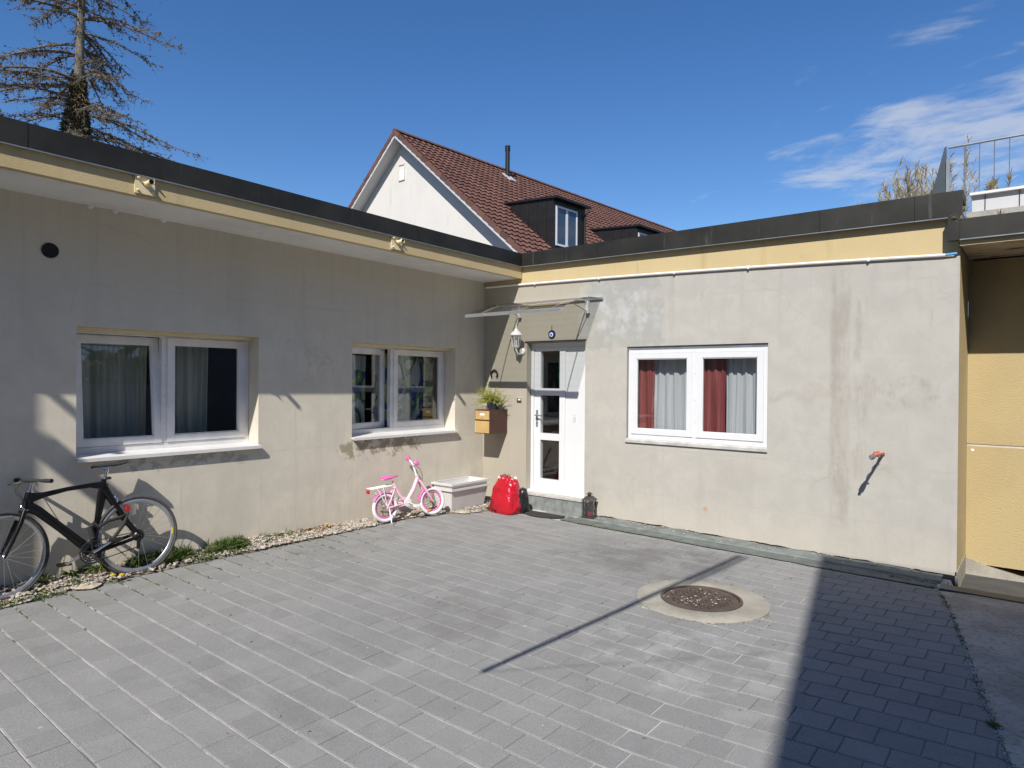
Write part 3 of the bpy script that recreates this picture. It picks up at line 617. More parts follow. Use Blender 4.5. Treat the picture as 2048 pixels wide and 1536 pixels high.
# door
dY = -.10
fr = MB(); fr.pbox(PB, .772, .815, dY-.08, dY, .19, 2.19); fr.pbox(PB, 1.66, 1.70, dY-.08, dY, .19, 2.19); fr.pbox(PB, .815, 1.66, dY-.08, dY-.001, 2.13, 2.19); fr.pbox(PB, .815, 1.66, dY-.08, dY-.001, .19, .215)
door = fr.build('door', 'white_pvc', house); door['label'] = 'white door with three glass panes over a concrete step'
lf = MB(); D0, D1 = dY-.075, dY-.012
lf.pbox(PB, .818, .921, D0, D1, .218, 2.127); lf.pbox(PB, 1.233, 1.323, D0, D1, .218, 2.127); lf.pbox(PB, 1.612, 1.657, D0, D1, .218, 2.127)
for z0, z1 in ((.218, .36), (.885, .975), (1.485, 1.58), (2.08, 2.127)): lf.pbox(PB, .921, 1.233, D0, D1-.001, z0, z1)
for z0, z1 in ((.218, .33), (2.08, 2.127)): lf.pbox(PB, 1.323, 1.612, D0, D1-.001, z0, z1)
lf.build('door_leaf', 'white_pvc', door)
MB().pbox(PB, 1.324, 1.611, D0+.01, D1-.012, .331, 2.079).build('door_panel', 'white_pvc', door)
for z0, z1 in ((.36, .885), (.975, 1.485), (1.58, 2.08)): MB().pbox(PB, .922, 1.232, -.142, -.136, z0+.001, z1-.001).build('pane', 'window_glass', door)
MB().pbox(PB, .852, .884, D1, D1+.006, 1.06, 1.285).build('lock_plate', 'grey_steel', door)
MB().tube([PB(.868, D1+.003, 1.215), PB(.868, D1+.05, 1.215), PB(.88, D1+.055, 1.215), PB(.985, D1+.052, 1.212)], .009, 8).build('handle', 'grey_steel', door, 40)
MB().lathe([(.011, 0), (.011, .012)], PB(.868, D1+.005, 1.12), (0, -1, 0), 12).build('lock_cylinder', 'chrome', door)
st = MB().torus(PB(1.465, D1-.011, 1.225), (0, 1, 0), .018, .0018, 20, 4)
for du in (-.02, -.007, .007, .02): st.tube([PB(1.465+du, D1-.011, 1.205), PB(1.465+du, D1-.011, 1.15-.02*abs(du)/.02)], .0018, 4)
st.build('door_sticker', 'rim_silver', door)
MB().pbox(PB, .74, 1.715, -.05, .012, 2.197, 2.212).build('lintel_flashing', 'iron_black', door)
stp = MB().box(.80, 1.735, -.105, .13, -.15, .165); stp.build('door_step', 'step_concrete', house)
MB().box(.79, 1.74, -.118, .095, .166, .189).build('step_slab', 'stone_sill', house)
MB().pbox(PB, .776, 1.698, -.14, -.02, .1895, .214).build('threshold', 'white_metal', door)

def curtain(P, u0, u1, z0, z1, d, mat, label, waves, amp, top=None, n=None):
    m = MB(); n = n or int(waves*10); ph = rnd.uniform(0, 6)
    for i in range(n+1):
        t = i/n; u = u0+(u1-u0)*t; a = math.sin(t*waves*6.283+ph)+.45*math.sin(t*waves*2.7*6.283+ph*2)+.5*mnoise.noise(V(t*waves*.7, ph, 0))
        for k in range(5): q = k/4; z = z1+(z0-z1)*q; m.v.append(tuple(P(u+.012*math.sin(q*3+t*9), d+amp*a*(.55+.45*q), z)))
    for i in range(n):
        for k in range(4): b = i*5+k; m.f.append((b, b+1, b+6, b+5))
    o = m.build('curtain', mat, None, 180); tag(o, label, 'curtain'); return o
curtain(PA, -5.3, -4.36, .7, 2.3, -.46, 'sheer_green', 'thin pale green curtain behind the tilted sash of the bigger shaded window', 6, .02)
curtain(PA, -4.33, -3.78, .7, 2.3, -.44, 'sheer_green', 'thin pale green curtain ending short of the window edge', 5, .022)
curtain(PA, -2.4, -1.72, .6, 1.98, -.50, 'pattern_cloth', 'green, blue and white patterned cloth behind the swung-in sash', 3, .03)
curtain(PA, -1.62, -.52, .6, 2.02, -.46, 'pattern_cloth', 'green, blue and white patterned cloth behind the fixed sash by the mailbox', 4, .03)
curtain(PB, 2.32, 2.60, .7, 2.3, -.155, 'red_cloth', 'narrow red curtain at the door side of the sunlit window', 3, .016)
curtain(PB, 2.52, 3.16, .7, 2.3, -.19, 'sheer_white', 'white sheer curtain behind the sash next to the door', 6, .022)
curtain(PB, 3.16, 3.46, .7, 2.3, -.155, 'red_cloth', 'wide red curtain in the middle of the sunlit window', 4, .02)
curtain(PB, 3.44, 4.02, .7, 2.3, -.19, 'sheer_white', 'white sheer curtain behind the sash next to the tap', 6, .022)
bp = thing('broom', 'green handled broom standing behind the glazed door', 'broom', (1.15, .45, .12))
MB().tube([(1.02, .40, 2.0), (1.10, .42, .24)], .012, 8).build('handle', 'green_pole', bp, 40); MB().box(.98, 1.22, .39, .45, .102, .25).build('brush', 'room_wall', bp)

# ------------------------------------------------------------------ yellow annex at the right
annex = thing('yellow_annex', 'yellow rendered annex with dark eaves and a railed roof terrace', 'building', (8, 0, 0))
XE = 7.5
aw = MB(); aw.box(5.641, XE, .85, 3.0, 1.092, 2.90); aw.box(5.641, XE, .85, 3.0, -.09, 1.070); aw.build('wall', 'yellow_wall', annex)
MB().box(5.6415, XE-.002, .857, 2.99, 1.070, 1.092).build('wall_joint', 'lime_mortar', annex)
MB().lathe([(.014, 0), (.014, .004)], (5.69, .85, 1.03), (0, -1, 0), 10).build('wall_plug', 'white_paint', annex)
pl = MB(); n = 30
for i in range(n):
    x0, x1 = 5.641+(XE-5.641)*i/n, 5.641+(XE-5.641)*(i+1)/n; t = lambda x: -.045-.27*min(.45, x-5.64)+.018*mnoise.noise(V(x*5, 0, 9))
    pl.hexa([(x0, .80, -.35), (x1, .80, -.35), (x1, 1.2, -.35), (x0, 1.2, -.35), (x0, .835, t(x0)), (x1, .835, t(x1)), (x1, 1.2, t(x1)), (x0, 1.2, t(x0))])
pl.build('plinth', 'ring_concrete', annex)
MB().box(5.645, XE, -.055, .848, 2.915, 2.93).build('soffit', 'peeling_soffit', annex)
MB().box(5.642, XE, -.075, -.056, 2.905, 2.958).build('fascia', 'yellow_fascia', annex)
MB().box(5.665, XE, -.054, 3.0, 2.932, 3.06).build('roof_deck', 'concrete_grey', annex)
for a, b in ((5.645, 6.55), (6.553, XE)):
    o = MB().box(a, b, -.100, -.0765, 2.960, 3.138).build('eaves_coping', 'dark_coping', annex); MB().box(a, b, -.114, -.0765, 2.948, 2.958).build('drip_edge', 'grey_steel', o)
MB().box(5.552, 5.643, -.098, -.053, 2.955, 3.172).build('corner_sheet', 'dark_coping', annex)
tp = MB(); tp.box(5.68, XE, .60, .66, 3.30, 3.485); o = tp.build('parapet_panel', 'white_board', annex)
MB().box(5.665, XE, .555, .70, 3.486, 3.51).build('parapet_cap', 'white_metal', annex); MB().box(5.67, XE, .585, .66, 3.272, 3.298).build('parapet_base', 'white_metal', annex)
for x in (5.78, 6.04, 6.5, 7.0): MB().box(x, x+.006, .592, .5995, 3.302, 3.484).build('panel_joint', 'iron_black', o)
MB().box(5.665, XE, .3, 3.0, 3.061, 3.27).build('terrace_slab', 'concrete_grey', annex)
rl = MB().tube([(5.485, .60, 3.99), (XE, .60, 3.99)], .011, 8).build('railing', 'grey_steel', annex, 40)
x = 5.62
while x < XE: MB().tube([(x, .60, 3.51), (x, .60, 3.985)],   .0045 if abs(x-5.62) > .01 else .009, 6).build('railing_bar', 'grey_steel', rl); x += .115
tr = MB().prism([(5.305, 3.36), (5.47, 3.36), (5.47, 4.0), (5.455, 4.0)], lambda a, b: (a, .585, b), lambda a, b: (a, .60, b)); tr.build('end_bracket', 'blue_grey_sheet', annex)
MB().box(5.47, 5.50, .57, .61, 3.36, 3.86).build('end_post', 'grey_steel', annex)

def blade(m, p, d, L, w, bend, n=3):
    d = Vector(d).normalized(); sd = d.cross(V(rnd.uniform(-1, 1), rnd.uniform(-1, 1), .3)).normalized(); pts = []; q = Vector(p)
    for i in range(n+1):
        t = i/n; ww = w*(1-t**1.7)*(.6+.8*t if t < .5 else 1) if i < n else .0005; pts += [q-sd*ww/2, q+sd*ww/2]
        d = (d+V(0, 0, -bend/n)+sd.cross(d)*.0).normalized(); q = q+d*L/n
    m.add(pts, [(2*i, 2*i+1, 2*i+3, 2*i+2) for i in range(n)])
def reeds(c, n, H, spread, name, label):
    t = thing(name, label, 'plant', c); m = MB(); sm = MB()
    for i in range(n):
        a = rnd.uniform(0, 6.28); r = spread*math.sqrt(rnd.random())*.3; b = V(c[0]+r*math.cos(a), c[1]+r*math.sin(a), c[2]); L = H*rnd.uniform(.45, 1.0)
        dr = V(math.cos(a)*spread*rnd.random(), math.sin(a)*spread*rnd.random(), 1).normalized(); pts = [b+dr*L*k/4+V(rnd.uniform(-.02, .02), 0, -.04*L*(k/4)**2) for k in range(5)]
        sm.tube(pts, [.004, .0035, .003, .0025, .001], 4, False)
        for k in range(24):
            q = rnd.uniform(.15, 1); p = pts[0].lerp(pts[-1], q); blade(m, p, dr+V(rnd.uniform(-.7, .7), rnd.uniform(-.7, .7), rnd.uniform(-.1, .7)), rnd.uniform(.04, .11), .012, .5, 2)
    m.build('leaves', 'reed_leaf', t); sm.build('stems', 'reed_leaf', t)
reeds((5.17, .95, 3.36), 64, .70, .62, 'dry_shrub', 'pale dry shrub growing on the roof beside the steel end bracket')
reeds((5.52, 1.15, 3.27), 12, .95, .30, 'dry_shrub', 'taller sparse dry plant growing behind the terrace railing')
reeds((4.85, .35, 3.37), 8, .10, .7, 'dry_shrub', 'low dry tuft on the coping left of the shrub')
reeds((5.80, .10, 3.06), 6, .10, .8, 'dry_shrub', 'small tuft growing in the annex gutter below the white panels')
reeds((5.95, .80, 3.51), 9, .13, .9, 'dry_shrub', 'small tuft standing on the white parapet cap by the railing')

# ------------------------------------------------------------------ house with the tiled roof
PK = V(-13.404, 10, 11.284); th = R(-3); NN = V(-math.sin(th), math.cos(th), 0); EX = V(math.cos(th), math.sin(th), 0); pt = R(39.7)
SD = EX*math.cos(pt)-V(0, 0, 1)*math.sin(pt); NR = NN.cross(SD); NR = NR if NR.z > 0 else -NR
SDL = -EX*math.cos(pt)-V(0, 0, 1)*math.sin(pt); NL = V(-NR.x, -NR.y, NR.z); NL = (SDL.cross(NN)); NL = NL if NL.z > 0 else -NL
tiled = thing('tiled_house', 'white house with a brown tiled gable roof rising behind the flat roof', 'house', (PK.x+NN.x*11, PK.y+NN.y*11, -.2))
def HP(e, n, z): return PK+EX*e+NN*n+V(0, 0, z)
LEN = 22.75; SL = 10.2; hw = SL*math.cos(pt)-.55; hz = -hw*math.tan(pt)-.16
wl = MB(); wl.prism([(-hw, -11.4), (hw, -11.4), (hw, hz), (0, -.16), (-hw, hz)], lambda a, b: HP(a, .48, b), lambda a, b: HP(a, LEN-.5, b)); wl.build('wall', 'white_render', tiled)
MB().hexa([HP(-.30, .472, -1.735), HP(.0, .472, -1.735), HP(.0, .4795, -1.735), HP(-.30, .4795, -1.735), HP(-.30, .472, -1.17), HP(.0, .472, -1.17), HP(.0, .4795, -1.17), HP(-.30, .4795, -1.17)]).build('gable_hatch', 'soffit_paint', tiled)
m = MB(); 
for (e0, e1, z0, z1) in ((-.33, -.30, -1.76, -1.14), (.0, .03, -1.76, -1.14), (-.33, .03, -1.78, -1.735), (-.33, .03, -1.17, -1.14)): m.hexa([HP(e0, .44, z0), HP(e1, .44, z0), HP(e1, .479, z0), HP(e0, .479, z0), HP(e0, .44, z1), HP(e1, .44, z1), HP(e1, .479, z1), HP(e0, .479, z1)])
m.build('hatch_frame', 'white_render', tiled)
rf = MB()
for sd, nr in ((SD, NR), (SDL, NL)):
    c = [PK+NN*n_+sd*s_+nr*k for k in (-.16, -.03) for (n_, s_) in ((0, .02), (LEN, .02), (LEN, SL), (0, SL))]; rf.hexa(c)
roof = rf.build('roof', 'dormer_sheet', tiled)
so_ = MB()
for sd, nr in ((SD, NR), (SDL, NL)):
    so_.hexa([PK+NN*n_+sd*s_+nr*k for k in (-.19, -.161) for (n_, s_) in ((.0, .0), (.6, .0), (.6, SL), (.0, SL))])
so_.build('verge_soffit', 'white_board', tiled)
for sd, nr in ((SD, NR), (SDL, NL)):
    MB().hexa([PK+NN*n_+sd*s_+nr*k for k in (-.20, -.105) for (n_, s_) in ((-.03, -.02), (-.001, -.02), (-.001, SL), (-.03, SL))]).build('barge_board', 'white_board', tiled)
TW, TG = .30, .35
def tile_pts(sd, nr, n0, s0):
    m = MB(); K = 6
    for j, (ds, lift) in enumerate(((0, .012), (TG+.03, .070), (TG+.03, .018))):
        for k in range(K+1):
            u = k/K; hgt = .026*math.sin(u*2*math.pi-.6); m.v.append(tuple(PK+NN*(n0+u*TW)+sd*(s0+ds)+nr*(lift-.03+hgt)))
    for j in range(2):
        for k in range(K): a = j*(K+1)+k; m.f.append((a, a+1, a+K+2, a+K+1))
    return m
tiles = []; nrow, ncol = int((SL-.05)/TG), int(LEN/TW)
D1N, D2N = (2.48, 4.42), (8.10, 10.05)
for r in range(nrow):
    for c in range(ncol):
        n0, s0 = c*TW, .04+r*TG
        if any(a-.05 < n0+.15 < b+.05 and 4.7 < s0 < 7.5 for a, b in (D1N, D2N)): continue
        p = PK+NN*n0+SD*s0; q = on_screen(p); vis = 1/q[2]**2 if q and 0 < q[0] < 1024 and s0 < 8.6 and not (q[0] > 560 and q[1] > 252) else 0
        tiles.append((vis, n0, s0))
tiles.sort(key=lambda t: -t[0]); jt = MB(); shr = {}
base_m = None
for i, (vis, n0, s0) in enumerate(tiles):
    if i < 300:
        if base_m is None:
            t = tile_pts(SD, NR, 0, 0); base_m = bpy.data.meshes.new('tile'); base_m.from_pydata([tuple(Vector(v)-PK) for v in t.v], [], t.f); base_m.materials.append(MAT['roof_tile'])
        o = bpy.data.objects.new('tile', base_m); COL.objects.link(o); o.parent = roof
        o.matrix_parent_inverse = Matrix.Identity(4)
        o.location = PK+NN*n0+SD*s0-WM[tiled.name].translation*0
    else: t = tile_pts(SD, NR, n0, s0); jt.add(t.v, t.f)
jt.build('far_tiles', 'roof_tile', roof, kind='stuff')
jl = MB()
for r in range(nrow):
    for c in range(0, 14): t = tile_pts(SDL, NL, c*TW, .04+r*TG); jl.add(t.v, t.f)
jl.build('hidden_slope_tiles', 'roof_tile', roof, kind='stuff')
for r in range(nrow):                      # verge tiles, stepped along both rakes
    for sd, nr in ((SD, NR), (SDL, NL)):
        s0 = .02+r*TG; a = PK+sd*s0
        MB().hexa([a-NN*.055-nr*.12, a+NN*.03-nr*.12, a+NN*.03+sd*(TG+.02)-nr*.09, a-NN*.055+sd*(TG+.02)-nr*.09, a-NN*.055+nr*.035, a+NN*.03+nr*.035, a+NN*.03+sd*(TG+.02)+nr*.065, a-NN*.055+sd*(TG+.02)+nr*.065]).build('verge_tile', 'roof_tile', roof)
k = 0
while k*.36 < LEN-.2:
    a = PK+NN*(k*.36-.05)+V(0, 0, -.02); m = MB(); q = []
    for e in (0, .38):
        for i in range(7): t = math.pi*i/6; rr = .125-.012*(e > 0); q.append(a+NN*e+EX*rr*math.cos(t)+V(0, 0, rr*math.sin(t)*.9))
    m.add(q, [(i, i+1, i+8, i+7) for i in range(6)]+[tuple(range(6, -1, -1))]); m.build('ridge_tile', 'roof_tile', roof, 60); k += 1
# metal flue with a lead apron
fo = PK+NN*5.67+SD*.95; flue = MB().lathe([(.10, -.25), (.10, 1.16), (.118, 1.165), (.118, 1.205), (.105, 1.21), (.105, 1.24), (.118, 1.245), (.118, 1.285), (.105, 1.29), (.105, 1.32), (.118, 1.325), (.118, 1.38), (.105, 1.39)], fo, n=20).build('flue', 'flue_black', tiled, 40)
MB().hexa([fo+NN*n_+SD*s_+NR*k for k in (.03, .075) for (n_, s_) in ((-.22, -.20), (.24, -.20), (.24, .42), (-.22, .42))]).build('lead_apron', 'lead_flashing', flue)
def dormer(n0, n1, label):
    def D(h, n, z): return PK+EX*h+NN*n+V(0, 0, z)
    zr = lambda h: -h*math.tan(pt); h0, h1 = 3.5, 5.85; zt0, zt1 = -2.93, -3.10
    m = MB(); m.prism([(h0, zt0), (h0, zr(h0)-.1), (h1, zr(h1)-.12), (h1, zt1)], lambda a, b: D(a, n0, b), lambda a, b: D(a, n1, b)); d = m.build('dormer', 'dormer_sheet', tiled); d['label'] = label
    MB().hexa([D(h0-.12, n0-.08, zt0+.0), D(h1+.22, n0-.08, zt1-.02), D(h1+.22, n1+.08, zt1-.02), D(h0-.12, n1+.08, zt0), D(h0-.12, n0-.08, zt0+.07), D(h1+.22, n0-.08, zt1+.06), D(h1+.22, n1+.08, zt1+.06), D(h0-.12, n1+.08, zt0+.07)]).build('dormer_roof', 'dormer_sheet', d)
    h = h0+.35
    while h < h1-.1: MB().hexa([D(h, n0-.022, zr(h)), D(h+.022, n0-.022, zr(h)), D(h+.022, n0-.001, zr(h)), D(h, n0-.001, zr(h)), D(h, n0-.022, zt1+.02), D(h+.022, n0-.022, zt1+.02), D(h+.022, n0-.001, zt1+.02), D(h, n0-.001, zt1+.02)]).build('standing_seam', 'dormer_sheet', d); h += .42
    PD = lambda u, dd, z: D(h1+dd, u, z); a, b, z0, z1 = n0+.14, n0+1.42, -4.75, -3.32
    wv = bars(PD, a, b, z0, z1, .07, -.05, .03); wv.pbox(PD, (a+b)/2-.06, (a+b)/2+.06, -.05, .028, z0+.07, z1-.07); wv.build('dormer_window', 'white_pvc', d)
    for u0, u1 in ((a+.07, (a+b)/2-.06), ((a+b)/2+.06, b-.07)): MB().pbox(PD, u0, u1, -.004, .012, z0+.07, z1-.07).build('pane', 'pane_dark', d)
    MB().tube([D(h1+.2, n1+.02, zt1-.05), D(h1+.12, n1-.05, zt1-.22), D(h1+.05, n1-.08, zt1-.3), D(h1+.05, n1-.08, zr(h1))], .035, 8).build('downpipe', 'dormer_sheet', d, 40)
s = Mt('pane_dark'); MATS['pane_dark'] = s.bsdf((.03, .05, .08), .03, Specular_IOR_Level=.9)
dormer(*D1N, 'dark sheet-metal dormer nearer the gable'); dormer(*D2N, 'dark sheet-metal dormer farther along the roof')

# ------------------------------------------------------------------ bare larch behind the left wing
TB = V(-21.3, 1.6, -.2); larch = thing('larch_tree', 'bare larch with drooping branches and an ivy-wrapped trunk', 'tree', TB)
trk = MB(); HT = 21.5
def tp(z): return V(-21.3+.05*max(0, z-8)*.9+.10*math.sin(z*.7), 1.6+.03*max(0, z-8), z)
zs = [-.2+HT*i/22 for i in range(23)]; trk.tube([tp(z) for z in zs], [.30*(1-.93*(i/22)**1.15)+.01 for i in range(23)], 10); trk.build('trunk', 'bark', larch, 60)
rt_ = random.Random(23)
br = MB(); cn = MB(); tw = MB()
def cone_at(p, r):
    d = V(rt_.uniform(-1, 1), rt_.uniform(-1, 1), rt_.uniform(-.6, 1)).normalized(); a = d.orthogonal().normalized()*r; b = d.cross(a)
    cn.add([p-d*r*1.3, p+a, p+b, p-a, p-b, p+d*r*1.5], [(0, 2, 1), (0, 3, 2), (0, 4, 3), (0, 1, 4), (5, 1, 2), (5, 2, 3), (5, 3, 4), (5, 4, 1)])
z = 8.2
while z < 20.8:
    for b_ in range(rt_.choice((4, 4, 5))):
        az = rt_.uniform(0, 6.283); L = (4.1*(1-((z-8)/14.5)**1.25)+.5)*rt_.uniform(.5, 1.22); h = V(math.cos(az), math.sin(az), 0); up0 = rt_.uniform(-.05, .30); pts = []; p = tp(z); nseg = 9
        for i in range(nseg+1):
            pts.append(p.copy()); t = i/nseg; sl = up0-.95*math.sin(t*2.4)+.55*max(0, t-.55)*1.6
            h = (h+V(rt_.uniform(-.12, .12), rt_.uniform(-.12, .12), 0)).normalized(); p = p+(h+V(0, 0, sl*.55+rt_.uniform(-.05, .05))).normalized()*L/nseg
        br.tube(pts, [max(.006, (.018+.010*L)*(1-i/(nseg+.5))) for i in range(nseg+1)], 5, False)
        for k in range(int(L*10)):
            t = rt_.uniform(.12, 1); i = min(nseg-1, int(t*nseg)); q = pts[i].lerp(pts[i+1], t*nseg-i); sd = V(-h.y, h.x, 0)*rt_.choice((-1, 1)); l2 = rt_.uniform(.25, .95)*(1.15-t*.6)
            dd = (sd*rt_.uniform(.3, 1)+h*rt_.uniform(.2, .9)+V(0, 0, rt_.uniform(-.7, .35))).normalized(); q2 = [q.copy()]
            for j in range(4): dd = (dd+V(rt_.uniform(-.25, .25), rt_.uniform(-.25, .25), rt_.uniform(-.35, .15))).normalized(); q2.append(q2[-1]+dd*l2/4)
            tw.tube(q2, [.008, .007, .006, .005, .003], 3, False)
            for j in range(int(l2*15)+2):
                e = rt_.choice(q2[1:]).lerp(q2[0], rt_.random()*.8)
                if rt_.random() < .72: cone_at(e+V(rt_.uniform(-.03, .03), rt_.uniform(-.03, .03), rt_.uniform(-.03, .03)), rt_.uniform(.014, .032))
                else: tw.tube([e, e+V(rt_.uniform(-.12, .12), rt_.uniform(-.12, .12), rt_.uniform(-.16, .08))], [.005, .002], 3, False)
    z += rt_.uniform(.30, .56)
br.build('limb', 'bark', larch, 60); tw.build('twigs', 'bark', larch, kind='stuff'); cn.build('cones', 'twig_cone', larch, kind='stuff')
iv = MB()
for i in range(9000):
    z = 7.5+5.0*rnd.random(); r = .15+.22*sstep(12.3, 10.2, z)+rnd.uniform(-.05, .08); a = rnd.uniform(0, 6.283); p = tp(z)+V(math.cos(a)*r, math.sin(a)*r, 0)
    blade(iv, p, V(math.cos(a)*.6+rnd.uniform(-.4, .4), math.sin(a)*.6+rnd.uniform(-.4, .4), rnd.uniform(-.9, .5)), rnd.uniform(.08, .18), .05, .3, 2)
iv.build('ivy', 'ivy_leaf', larch, kind='stuff')

# ------------------------------------------------------------------ fittings on the house walls
def flag_holder(y, label):
    t = thing('flagpole_holder', label, 'bracket', (.67, y, ze(y)+.09)); z = ze(y)+.085
    MB().box(.671, .684, y-.075, y+.075, z-.068, z+.068).build('plate', 'cream_paint', t)
    a, b = V(.684, y+.01, z+.012), V(.775, y+.012, z+.018); d = (b-a).normalized()
    o = MB().tube([a, b], .022, 14, False).build('tube', 'cream_paint', t, 40)
    MB().tube([a, b-d*.012], .0185, 14).build('tube_bore', 'black_hole', o)
    for dy, dz in ((-.055, .05), (-.055, -.045), (.055, .05), (.055, -.045)): MB().lathe([(.010, 0), (.010, .012), (.006, .03)], (.684, y+dy, z+dz), (1, 0, 0), 8).build('bolt', 'cream_paint', t)
flag_holder(-4.86, 'cream flagpole holder on the yellow fascia above the bigger shaded window')
flag_holder(-2.25, 'cream flagpole holder on the yellow fascia above the window near the mailbox')

can = thing('door_canopy', 'curved clear canopy with aluminium front bar above the white door', 'canopy', (1.2, 0, 2.7))
cv = MB(); X0, X1 = .47, 1.93; prof = []
for i in range(13): t = i/12; prof.append((-.005-.875*t, 2.705+.045*math.sin(t*2.2)-.235*t**1.7))
for i in range(12):
    (y0, z0), (y1, z1) = prof[i], prof[i+1]
    cv.hexa([(X0, y0, z0), (X1, y0, z0), (X1, y1, z1), (X0, y1, z1), (X0, y0, z0+.004), (X1, y0, z0+.004), (X1, y1, z1+.004), (X0, y1, z1+.004)])
cv.build('sheet', 'clear_acrylic', can, 40)
yf, zf = prof[-1]
MB().hexa([(X0-.01, yf-.025, zf-.028), (X1+.01, yf-.025, zf-.028), (X1+.01, yf+.02, zf-.018), (X0-.01, yf+.02, zf-.018), (X0-.01, yf-.025, zf+.006), (X1+.01, yf-.025, zf+.006), (X1+.01, yf+.02, zf+.02), (X0-.01, yf+.02, zf+.02)]).build('front_bar', 'aluminium', can)
MB().box(X0, X1+.03, -.03, -.002, 2.700, 2.728).build('wall_rail', 'aluminium', can)
for xx in (.66, 1.75):
    a = MB(); a.tube([V(xx, y, z-.014) for y, z in prof[::2]], .007, 6); o = a.build('arm', 'old_white_pvc', can, 40)
    MB().box(xx-.022, xx+.022, -.055, -.002, 2.535, 2.69).build('bracket', 'planter_plastic', can)
    MB().tube([V(xx, -.03, 2.55), V(xx, -.50, 2.665)], .006, 6).build('strut', 'grey_steel', can, 40)

lamp = thing('wall_lantern', 'white lantern lamp on the wall left of the door', 'lamp', (.67, 0, 2.12))
lx, ly = .70, -.15
MB().lathe([(.045, 0), (.045, .018), (.03, .03)], (.70, -.002, 2.08), (0, -1, 0), 16).build('wall_plate', 'white_paint', lamp, 40)
MB().tube([(.70, -.02, 2.07), (.70, -.07, 2.04), (.70, -.12, 2.05), (lx, ly, 2.10), (lx, ly, 2.13)], .012, 8).build('arm', 'white_paint', lamp, 60)
MB().lathe([(.012, 2.115), (.035, 2.125), (.048, 2.14), (.048, 2.147)], (lx, ly, 0), n=6).build('base', 'white_paint', lamp)
MB().lathe([(.043, 2.148), (.064, 2.288)], (lx, ly, 0), n=6, cap=False).build('glass_body', 'lamp_glass', lamp)
cg = MB()
for k in range(6): a = k*math.pi/3; ax = V(0, 0, 1).orthogonal().normalized(); bx = V(0, 0, 1).cross(ax); d = ax*math.cos(a)+bx*math.sin(a); cg.tube([V(lx, ly, 2.147)+d*.046, V(lx, ly, 2.289)+d*.067], .004, 5)
cg.build('cage', 'white_paint', lamp)
MB().lathe([(.082, 2.285), (.086, 2.292), (.055, 2.335), (.03, 2.352), (.024, 2.372), (.010, 2.38), (.013, 2.392), (.006, 2.41), (.002, 2.435)], (lx, ly, 0), n=12).build('cap', 'white_paint', lamp, 40)
MB().lathe([(.014, 2.147), (.020, 2.20), (.018, 2.235), (.006, 2.25)], (lx, ly, 0), n=10).build('bulb', 'paper_white', lamp, 60)

eye = thing('eye_amulet', 'round dark blue glass eye amulet hanging above the door', 'amulet', (1.18, -.01, 2.29))
MB().lathe([(.056, 0), (.056, .006), (.045, .012)], (1.185, -.004, 2.292), (0, -1, 0), 24).build('disc', 'eye_blue', eye, 40)
MB().lathe([(.030, 0), (.030, .004)], (1.185, -.016, 2.288), (0, -1, 0), 20).build('white_ring', 'eye_white', eye); MB().lathe([(.018, 0), (.018, .004)], (1.185, -.0205, 2.287), (0, -1, 0), 16).build('light_ring', 'eye_light', eye); MB().lathe([(.008, 0), (.008, .004)], (1.185, -.025, 2.287), (0, -1, 0), 12).build('pupil', 'eye_blue', eye)
MB().tube([(1.185, -.008, 2.345), (1.186, -.012, 2.37), (1.185, -.008, 2.40), (1.178, -.004, 2.405)], .0035, 6).build('hanging_loop', 'eye_blue', eye)
hs = MB().torus((.205, -.018, 1.765), (0, 1, 0), .058, .014, 22, 8, -2.25, 2.25, .009); tag(hs.build('horseshoe', 'iron_black', None, 40), 'dark iron horseshoe hung on the wall above the mailbox plant', 'horseshoe')
bl = thing('door_bell', 'small chrome bell button on the wall between mailbox and door', 'bell', (.65, 0, 1.41)); MB().box(.615, .69, -.018, -.001, 1.392, 1.440).build('plate', 'chrome', bl); MB().box(.640, .678, -.024, -.0185, 1.412, 1.432).build('button', 'paper_white', bl)

mb = thing('mailbox', 'brown metal mailbox with tan front mounted in the wall corner', 'mailbox', (.30, -.18, .96))
MB().box(.165, .438, -.365, -.002, .958, 1.283).build('body', 'mailbox_brown', mb)
MB().box(.180, .424, -.376, -.3655, 1.150, 1.268).build('letter_flap', 'mailbox_gold', mb); MB().box(.186, .424, -.376, -.3655, .968, 1.130).build('parcel_door', 'mailbox_gold', mb)
MB().box(.265, .345, -.3795, -.3765, 1.205, 1.232).build('name_plate', 'paper_white', mb); MB().lathe([(.007, 0), (.007, .006)], (.305, -.3765, 1.172), (0, -1, 0), 10).build('lock', 'chrome', mb); MB().box(.175, .180, -.3755, -.3656, .968, 1.130).build('hinge_rod', 'white_metal', mb)
tin = thing('tea_light', 'small metal tea light cup standing on the mailbox', 'candle', (.33, -.32, 1.283)); MB().lathe([(.020, 1.2835), (.021, 1.305), (.018, 1.305), (.018, 1.298)], (.345, -.32, 0), n=14).build('cup', 'chrome', tin, 40); MB().lathe([(.017, 1.286), (.017, 1.298)], (.345, -.32, 0), n=12).build('wax', 'paper_white', tin)
pp = thing('potted_plant', 'yellow-green feathery plant in a dark pot on top of the mailbox', 'plant', (.31, -.17, 1.284))
MB().lathe([(.068, 1.2845), (.086, 1.395), (.092, 1.395), (.092, 1.412), (.080, 1.412), (.078, 1.39)], (.30, -.16, 0), n=24).build('pot', 'pot_black', pp, 40); MB().lathe([(.080, 1.37), (.080, 1.392)], (.30, -.16, 0), n=16).build('soil', 'gravel_earth', pp)
lv = MB(); sm = MB()
